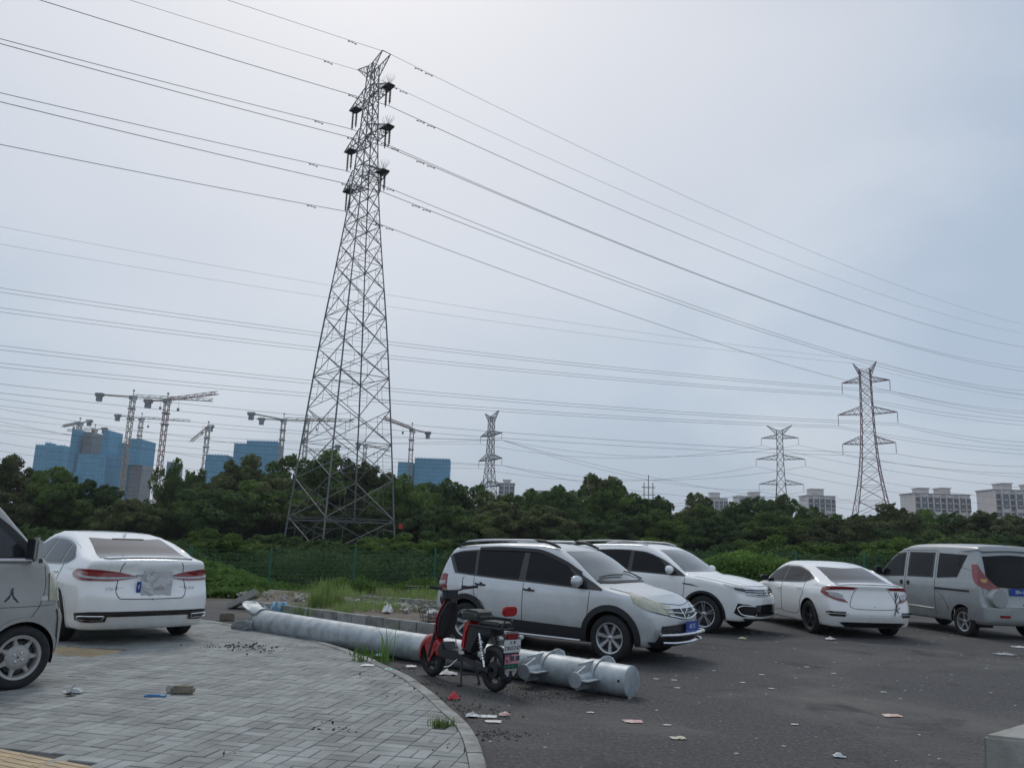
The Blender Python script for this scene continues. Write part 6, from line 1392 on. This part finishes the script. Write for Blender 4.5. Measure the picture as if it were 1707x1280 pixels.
# ================================================================ CRANES
def lattice(mb, P, Q, w, n, bw, tri=False):
    P, Q = np.asarray(P, float), np.asarray(Q, float); d, a, b_ = basis(Q-P)
    cs = [(-1, -1), (1, -1), (1, 1), (-1, 1)] if not tri else [(-1, -.6), (1, -.6), (0, 1)]
    C_ = [[P+(Q-P)*i/n+a*c0*w/2+b_*c1*w/2 for c0, c1 in cs] for i in range(n+1)]
    K = len(cs)
    for k in range(K): mb.bar(C_[0][k], C_[n][k], bw*1.4)
    for i in range(n):
        for k in range(K): mb.bar(C_[i][k], C_[i+1][(k+1) % K], bw) if (i+k) % 2 else mb.bar(C_[i][(k+1) % K], C_[i+1][k], bw)
def at_height(px, py, z):
    d = ray(px, py); return CAMP+d*((z-EYE)/d[2])
def crane(label, px, top, foot, D, lend, rend, m, mast_w=2.6, hook=None, weight_left=True, luff=None):
    T_ = AT(px, top, D); x = T_[0]; zt = T_[2]; t = thing('tower_crane', label, 'crane', (x, D, 0), 0, 'tower cranes on the far building site')
    off = np.array([x, D, 0]); bx = AT(px-(foot-top)*-.0, foot, D)
    mb = MB(); lattice(mb, (0, 0, -2), (0, 0, zt-1.5), mast_w, 26, .27); mb.build('mast', m, t)
    for q in (8, 15): MB().box((0, 0, zt-q), (mast_w*1.5, mast_w*1.5, .8)).build('mast_collar', crane_w, t)
    mb = MB(); mb.box((0, 0, zt-.4), (mast_w*1.5, mast_w*1.5, 2.4)); mb.build('slewing_ring', crane_w, t)
    for end, isw in ((lend, weight_left), (rend, not weight_left)):
        if end is None: continue
        E_ = at_height(end[0], end[1], zt+.5)-off
        E_[2] = zt+.5
        if len(end) > 2: E_ = AT(end[0], end[1], D*end[2])-off
        mb = MB(); L_ = np.linalg.norm(E_-np.array([0, 0, zt+.5]))
        if isw:
            mb.bar((0, 0, zt+.3), E_, 2.0, .7); mb.build('counter_jib', m, t); c_ = E_*.9+np.array([0, 0, zt+.5])*.1
            MB().box(c_+np.array([0, 0, -.2]), (5, 3, 2.2)).box(c_+np.array([0, 0, -3.0]), (3.2, 2.6, 3.4)).build('counterweight', crane_w, t)
        else:
            lattice(mb, (0, 0, zt+.8), E_+np.array([0, 0, .3]), 2.2, max(6, int(L_/4)), .24, tri=True); mb.build('jib', m, t)
            h = (E_-np.array([0, 0, zt]))*(hook or .35); h = np.array([h[0], h[1], zt])
            MB().bar(h, h+np.array([0, 0, -6]), .12).box(h+np.array([0, 0, -6.5]), (1.3, 1.0, 1.8)).build('hook_block', crane_w, t)
    MB().box((1.8, -1.6, zt-1.8), (1.8, 1.8, 2.6)).build('cab', mat('crane_cab', (.5, .5, .5), .6), t)
    MB().bar((0, 0, zt+1), (0, 0, zt+4.2), .35).box((0, 0, zt+4.6), (1.0, .8, 1.2)).build('anemometer_mast', crane_w, t)
    return t
DC = 560
crane('tall crane with a long level jib, its mast in front of the netted tower', 222, 662, 800, DC-20, (160, 657), (355, 668), crane_m)
crane('tall red-masted crane right of the netted tower, jib pointing up to the right', 279, 668, 830, DC-60, (244, 668), (362, 656), crane_r, hook=.25)
crane('shorter crane seen between the two tall cranes', 236, 698, 740, DC+140, (192, 692), (318, 702), crane_m, hook=.15)
crane('small crane on the roof of the leftmost netted tower, jib to the left', 133, 706, 730, DC+100, (105, 711, .9), (151, 701, 1.1), crane_w, weight_left=False, mast_w=2.8)
crane('low crane just behind the roof of the netted tower with bare storeys', 158, 717, 730, DC+160, (112, 718, .95), (176, 714, 1.02), crane_m, weight_left=False)
crane('crane seen end-on at the right of the building site, left of the tall pylon', 347, 713, 790, DC+60, (318, 736, .93), (352, 710, 1.1), crane_m, weight_left=False)
crane('crane left of the tall pylon with its jib passing behind the pylon', 473, 700, 745, DC+40, (413, 688), (590, 702), crane_m, hook=.3)
crane('crane standing directly behind the left leg of the tall pylon', 512, 702, 800, DC+80, (428, 698), (560, 702), crane_m)
crane('crane right of the tall pylon with its long jib sloping down to the right', 687, 716, 790, DC+40, (640, 697, .86), (716, 722, 1.1), crane_r, weight_left=False)
crane('small low crane seen through the tall pylon, right of its middle', 609, 742, 800, DC+200, (596, 739), (650, 752), crane_m)
crane('small low crane seen through the tall pylon, left of its middle', 542, 752, 810, DC+200, (515, 750), (566, 742), crane_m, weight_left=False)

# ================================================================ BUILDINGS
def block(px0, px1, top, D, depth=16., z0=-3, yaw=0.):
    A = AT(px0, top, D); B = AT(px1, top, D); return A[0], B[0], (A[2]+B[2])/2
def net_building(label, parts, D, cat='building'):
    """parts: (px0, px1, top, dd, material, depth, kind, bottom_py)"""
    x0 = AT((parts[0][0]+parts[0][1])/2, 800, D)[0]; t = thing('netted_building', label, cat, (x0, D, 0), 0, 'towers wrapped in blue scaffold net')
    for (a, b_, top, dd, mt, dp, nm_, bot) in parts:
        xa, xb, zt = block(a, b_, top, D+dd); xb = max(AT(b_, top, D+dd+dp)[0], xa+4); zb = -3 if bot is None else AT((a+b_)/2, bot, D+dd)[2]; w_ = xb-xa; c_ = ((xa+xb)/2-x0, dd+dp/2, (zt+zb)/2)
        o = MB().box(c_, (w_, dp, zt-zb)).build(nm_, mt, t)
        if nm_ == 'scaffold_net':
            rb = MB(); n = max(3, int(w_/2.2))
            for i in range(n+1): rb.box((c_[0]-w_/2+w_*i/n, dd-.15, c_[2]+.6), (.22, .16, zt-zb+1.2))
            for z in np.arange(zb+3, zt+.1, 3.0): rb.box((c_[0], dd-.22, z), (w_+.3, .16, .38))
            rb.build('scaffold_poles', net_line, o)
        if nm_ == 'bare_wall':
            sl_ = MB()
            for z in np.arange(zb+1.5, zt, 3.0): MB().box((c_[0], dd-.25, z), (w_+.4, .5, .45)).build('floor_edge', net_line if False else dark_steel, o)
            wm = MB().box((0, 0, 0), (1.9, .3, 1.9)).mesh('window', win_far)
            for z in np.arange(zb+3.1, zt-1, 3.0):
                for u in (.12, .42, .60, .88): link('window', wm, o, loc=(c_[0]-w_/2+w_*u, dd-.1, z))
    return t
net_building('low wide blue-netted block at the far left of the building site', [(60, 124, 742, 0, blue_net2, 14, 'scaffold_net', None), (76, 86, 738, 3, blue_net, 8, 'scaffold_net', None)], 610)
net_building('blue-netted tower with a bare concrete strip of window openings in its middle', [(121, 141, 716, 0, blue_net, 22, 'scaffold_net', None), (141, 173, 720, 4, bld_grey, 16, 'bare_wall', 765), (173, 190, 717, 0, blue_net, 22, 'scaffold_net', None), (131, 197, 757, -6, blue_net2, 16, 'scaffold_net', None), (123, 141, 788, -8, blue_net2, 10, 'scaffold_net', None)], 590)
net_building('netted tower with bare lower storeys, between the two tall cranes', [(216, 261, 732, 0, blue_net, 24, 'scaffold_net', 775), (199, 217, 738, 4, blue_net, 20, 'scaffold_net', None), (219, 256, 775, 3, bld_grey, 18, 'bare_wall', None)], 575)
net_building('small netted building half hidden behind the trees right of the red crane mast', [(279, 306, 770, 0, mat('grey_green_net', (.20, .30, .33), .8), 16, 'scaffold_net', None)], 620)
net_building('pair of blue-netted blocks behind the trees, left of the tall pylon', [(391, 474, 740, 0, blue_net, 18, 'scaffold_net', None), (344, 391, 758, 2, blue_net2, 16, 'scaffold_net', None), (412, 470, 735, 3, blue_net2, 12, 'scaffold_net', None)], 600)
net_building('blue-netted block right of the tall pylon', [(664, 692, 770, 0, blue_net2, 14, 'scaffold_net', None), (692, 752, 764, 2, blue_net, 16, 'scaffold_net', None)], 600)
wme = MB().box((0, 0, 0), (1.6, .3, 1.4)).mesh('window', win_far); wtall = MB().box((0, 0, 0), (1.5, .3, 7.5)).mesh('window', win_far)
def flats(label, a, b_, top, D, m, bays, heads, storeys=7, mirror=False):
    xa, xb, zt = block(a, b_, top, D); xa = AT(a, top, D+15)[0] if a > 853 else xa; w_ = xb-xa; x0 = (xa+xb)/2; t = thing('apartment_block', label, 'apartment block', (x0, D, 0), 0, 'pale apartment blocks on the horizon')
    body = MB().box((0, 8, zt/2-2), (w_, 14, zt+4)).build('wall', m, t)
    MB().box((0, 8, zt+.3), (w_+.8, 15, .6)).build('roof', bld_grey, t)
    for u, hw, hh in heads: MB().box((w_*u, 8, zt+hh/2+.6), (hw, 8, hh)).box((w_*u, 8, zt+hh+.9), (hw+1, 9, .5)).build('stair_head', bld_pale2, t)
    bw = w_/bays
    for i in range(bays):
        cx_ = -w_/2+bw*(i+.5); dp = (.0, 1.2)[i % 2]
        if i % 2: MB().box((cx_, .4-dp/2, zt/2-2.2), (bw*.92, dp+.6, zt+3.2)).build('bay', m, t)
        MB().box((cx_-bw/2, -.5-dp*.0, zt/2-2), (.7, 1.6, zt+3.6)).build('pilaster', bld_pale2, t)
        for s_ in range(0, storeys+3, 1): MB().box((cx_, -.55-dp*.4, zt-1.6-3.0*s_), (bw*.5, .8, .5)).build('balcony', bld_pale2, t)
        for u in (-.22, .22):
            link('window', wtall, t, loc=(cx_+bw*u, .92-dp-.9 if not i % 2 else .1-dp-.05, zt-5.2))
            for s_ in range(storeys): link('window', wme, t, loc=(cx_+bw*u, .92-dp-.9 if not i % 2 else .1-dp-.05, zt-11.5-3.0*s_))
    return t
flats('pale apartment block with two stair heads, left one of the two large blocks', 1500, 1618, 824, 430, bld_pale, 9, ((-.24, 5, 2.6), (.14, 5, 3)))
flats('pale apartment block reaching past the right edge of the frame', 1627, 1760, 818, 400, bld_pale2, 9, ((-.2, 5, 3), (.25, 5, 3)))
flats('smaller pale apartment block seen between the two distant pylons', 1332, 1393, 827, 520, bld_pale, 5, ((-.05, 8, 4),), 6)
flats('low sliver of a pale block left of the grey distant pylon', 1222, 1275, 828, 600, bld_pale, 5, ((.2, 7, 3.),), 5)
flats('tiny pale block peeking above the trees right of centre', 1175, 1213, 831, 640, bld_pale2, 4, ((-.1, 7, 4.),), 5)
flats('grey block top showing right of the slim distant pylon', 832, 858, 806, 560, bld_grey, 3, ((.0, 5, 2.),), 5)
flats('faint pale block behind the trees right of the slim pylon', 890, 935, 819, 640, bld_pale2, 4, ((.3, 7, 2.),), 5)
q_ = AT(1081, 800, 330); am = MB()
for a in (-1.8, 0, 1.8): am.bar((a, 0, q_[2]-16), (a, 0, q_[2]+(-1 if a else 2)), .3)
for z in (-3, -6): am.bar((-2.8, 0, q_[2]+z), (2.8, 0, q_[2]+z), .3)
o = am.build('telecom_mast', steel_far, None, loc=(q_[0], 330, 0)); tag(o, 'small telecom mast with upright aerials poking above the trees', 'mast')

# ================================================================ LITTER AND SMALL THINGS
def crumple(name, label, px, py, z, size, m, cat, h=.5, seed=0, rz=0., n=7, aspect=.7):
    rs = np.random.default_rng(seed+int(px)); q = G(px, py, z); v = []
    for i in range(n):
        for j in range(n):
            u, w_ = i/(n-1)-.5, j/(n-1)-.5; e = 1-max(abs(u), abs(w_))*1.6
            v.append((u*size*rs.uniform(.8, 1.15), w_*size*aspect*rs.uniform(.8, 1.15), size*h*max(.02, e*rs.uniform(.2, 1.1))+.004))
    o = MB().add(v, [(i*n+j, (i+1)*n+j, (i+1)*n+j+1, i*n+j+1) for i in range(n-1) for j in range(n-1)]).build(name, m, None, smooth=True, auto=25, loc=(q[0], q[1], z+.003), rot=(0, 0, rz)); return tag(o, label, cat)
pinkp = mat('pink_wrapper', (.55, .22, .2), .5, col2=(.6, .55, .5), nscale=30); redp = mat('red_wrapper', (.5, .02, .03), .35); greyp = mat('grey_film_clear', (.45, .47, .48), .3, noise=.3, nscale=20)
o = MB().box((0, 0, .0), (.21, .10, .075)).build('rough_brick', brick_m, None, bev=.02, smooth=True, loc=tuple(G(303, 1157, PZ)+np.array([0, .02, .038])), rot=(0, 0, .1)); tag(o, 'rounded rough brick lying on the paving, right half of the pair', 'brick')
o = MB().box((0, 0, .0), (.13, .10, .07)).build('rough_brick', concrete, None, bev=.012, loc=tuple(G(284, 1157, PZ)+np.array([0, .09, .035])), rot=(0, 0, -.2)); tag(o, 'paler brick piece behind the left end of the rounded brick', 'brick')
o = MB().box((0, 0, 0), (.19, .055, .014)).box((-.02, .0, .01), (.12, .03, .008)).build('blue_strip', blue_pk, None, loc=tuple(G(259, 1161, PZ)+np.array([0, 0, .01])), rot=(0, 0, .12)); tag(o, 'flat blue plastic strip lying on the paving left of the bricks', 'plastic strip')
crumple('clear_bag', 'crumpled clear plastic bag on the paving near the minibus wheel', 124, 1155, PZ, .16, greyp, 'bag', .5)
crumple('dark_wrapper', 'small dark wrapper under the clear plastic bag near the minibus wheel', 117, 1160, PZ, .09, char, 'wrapper', .5)
# blue garment draped on the raised kerb
q = G(466, 1008, .2); v = []
nw, nh = 17, 9
for i in range(nw):
    for j in range(nh):
        u, w_ = i/(nw-1), j/(nh-1); fold = .035*sin(u*19+w_*2); wd = .34+.14*w_
        v.append(((u-.5)*wd, -.09-.05*w_+fold, .02-.30*w_) if w_ > .15 else ((u-.5)*.3, .03-.1*w_/.15+fold*.4, .03))
o = MB().add(v, [(i*nh+j, (i+1)*nh+j, (i+1)*nh+j+1, i*nh+j+1) for i in range(nw-1) for j in range(nh-1)]).build('blue_cloth', mat('blue_striped_cloth', (.10, .28, .42), .8, col2=(.35, .45, .52), nscale=22, ramp=(.45, .55)), None, smooth=True, auto=60, loc=(q[0], q[1]+.03, .215)); solid(o, .01)
tag(o, 'blue striped cloth hanging over the raised kerb behind the steel pole', 'cloth')
crumple('white_plastic_bag', 'white plastic bag standing on the soil behind the raised kerb', 646, 1022, .17, .22, white_pl, 'bag', 1.1, aspect=.9)
crumple('white_wrapper', 'bright white wrapper at the pole foot below the flared end', 443, 1057, .0, .26, white_pl, 'wrapper', .45)
crumple('plastic_tray', 'grey crumpled tray beside the leafy weed by the pole', 497, 1060, .0, .30, greyp, 'tray', .3)
crumple('paper_scrap', 'white paper scrap on the asphalt left of the scooter front wheel', 686, 1112, 0, .14, white_pl, 'paper', .3)
crumple('paper_scrap', 'large torn white paper under the scooter front wheel', 745, 1124, 0, .24, white_pl, 'paper', .25)
crumple('blue_wrapper', 'pale blue wrapper on the kerb by the tall narrow weed', 634, 1094, .02, .18, mat('pale_blue_film', (.25, .48, .55), .4), 'wrapper', .3)
crumple('white_wrapper', 'white wrapper on the paving just left of the small weed', 612, 1110, PZ, .17, white_pl, 'wrapper', .2)
crumple('teal_wrapper', 'small teal wrapper on the kerb right of the small weed', 649, 1116, PZ, .10, mat('teal_film', (.15, .45, .42), .4), 'wrapper', .2)
crumple('red_wrapper', 'crumpled shiny red wrapper against the kerb below the scooter', 757, 1166, 0, .12, redp, 'wrapper', .7)
crumple('white_wrapper', 'rounded white scrap beside the kerb below the red wrapper', 788, 1195, 0, .13, white_pl, 'scrap', .45)
crumple('white_wrapper', 'flat white loop-shaped scrap right of the rounded white scrap', 815, 1195, 0, .15, white_pl, 'scrap', .12)
crumple('white_wrapper', 'white strip of paper just below the loop-shaped scrap', 822, 1203, 0, .14, white_pl, 'scrap', .08)
crumple('pink_wrapper', 'pink wrapper on the asphalt right of the white scraps', 841, 1193, 0, .11, pinkp, 'wrapper', .4)
crumple('pink_wrapper', 'flat pink and white packet below the end cap of the steel pole', 1055, 1203, 0, .18, pinkp, 'packet', .08)
crumple('orange_packet', 'flat orange and white packet on the open asphalt towards the right', 1487, 1193, 0, .19, mat('orange_packet', (.6, .28, .18), .5, col2=(.65, .62, .55), nscale=12), 'packet', .08)
crumple('paper_scrap', 'cream paper scrap at the bottom centre of the asphalt', 1131, 1231, 0, .13, mat('cream_paper', (.5, .42, .25), .8, col2=(.6, .6, .55), nscale=12), 'paper', .15)
crumple('paper_scrap', 'white crumpled scrap near the bottom edge, right of centre', 1399, 1262, 0, .10, white_pl, 'paper', .4)
crumple('paper_scrap', 'white scrap in front of the white fastback sedan', 1384, 1066, 0, .17, white_pl, 'paper', .4)
crumple('paper_scrap', 'yellowish scrap in front of the white SUV', 1237, 1065, 0, .16, mat('yellow_paper', (.5, .46, .3), .8), 'paper', .3)
crumple('paper_scrap', 'flat white sheet in front of the silver van near the right edge', 1700, 1079, 0, .26, white_pl, 'paper', .1)
crumple('paper_scrap', 'pale flat sheet on the asphalt below the silver van wheel', 1675, 1091, 0, .32, greyp, 'paper', .1)
for i, (px, py, lb) in enumerate(((1128, 1094, 'below the silver people carrier nose, left'), (1140, 1094, 'below the silver people carrier nose, right'), (1094, 1132, 'right of the end cap of the steel pole'), (1124, 1134, 'second right of the end cap'), (1129, 1147, 'lone one right of the cap and lower'), (1238, 1138, 'the first below the white fastback sedan'), (1286, 1148, 'long thin one below the white fastback sedan'), (1345, 1112, 'thin one above the long pair'), (1473, 1154, 'thin one left of the concrete block'), (1112, 1209, 'near the pink packet on its right'), (984, 1188, 'below the bracket of the steel pole'), (1270, 1125, 'small bright one in the middle of the lot'), (1390, 1123, 'small one between sedan and packet'), (1325, 1208, 'small one left of the orange packet'))):
    crumple('paper_bit', 'small white paper bit on the asphalt, '+lb, px, py, 0, .075, white_pl, 'paper bit', .12, aspect=.45)

# ================================================================ HAZE
hz = MB().box((0, 700, 42), (3100, 1700, 92)).mesh('haze')
hm = bpy.data.materials.new('haze_air'); hm.use_nodes = True; hn_, hl_ = hm.node_tree.nodes, hm.node_tree.links; hn_.clear()
pv = hn_.new('ShaderNodeVolumePrincipled'); pv.inputs['Color'].default_value = (.86, .9, .97, 1); pv.inputs['Density'].default_value = HAZE; pv.inputs['Anisotropy'].default_value = .2
ho = hn_.new('ShaderNodeOutputMaterial'); hl_.new(pv.outputs[0], ho.inputs['Volume']); hz.materials.append(hm)
tag(link('haze', hz), kind='stuff')
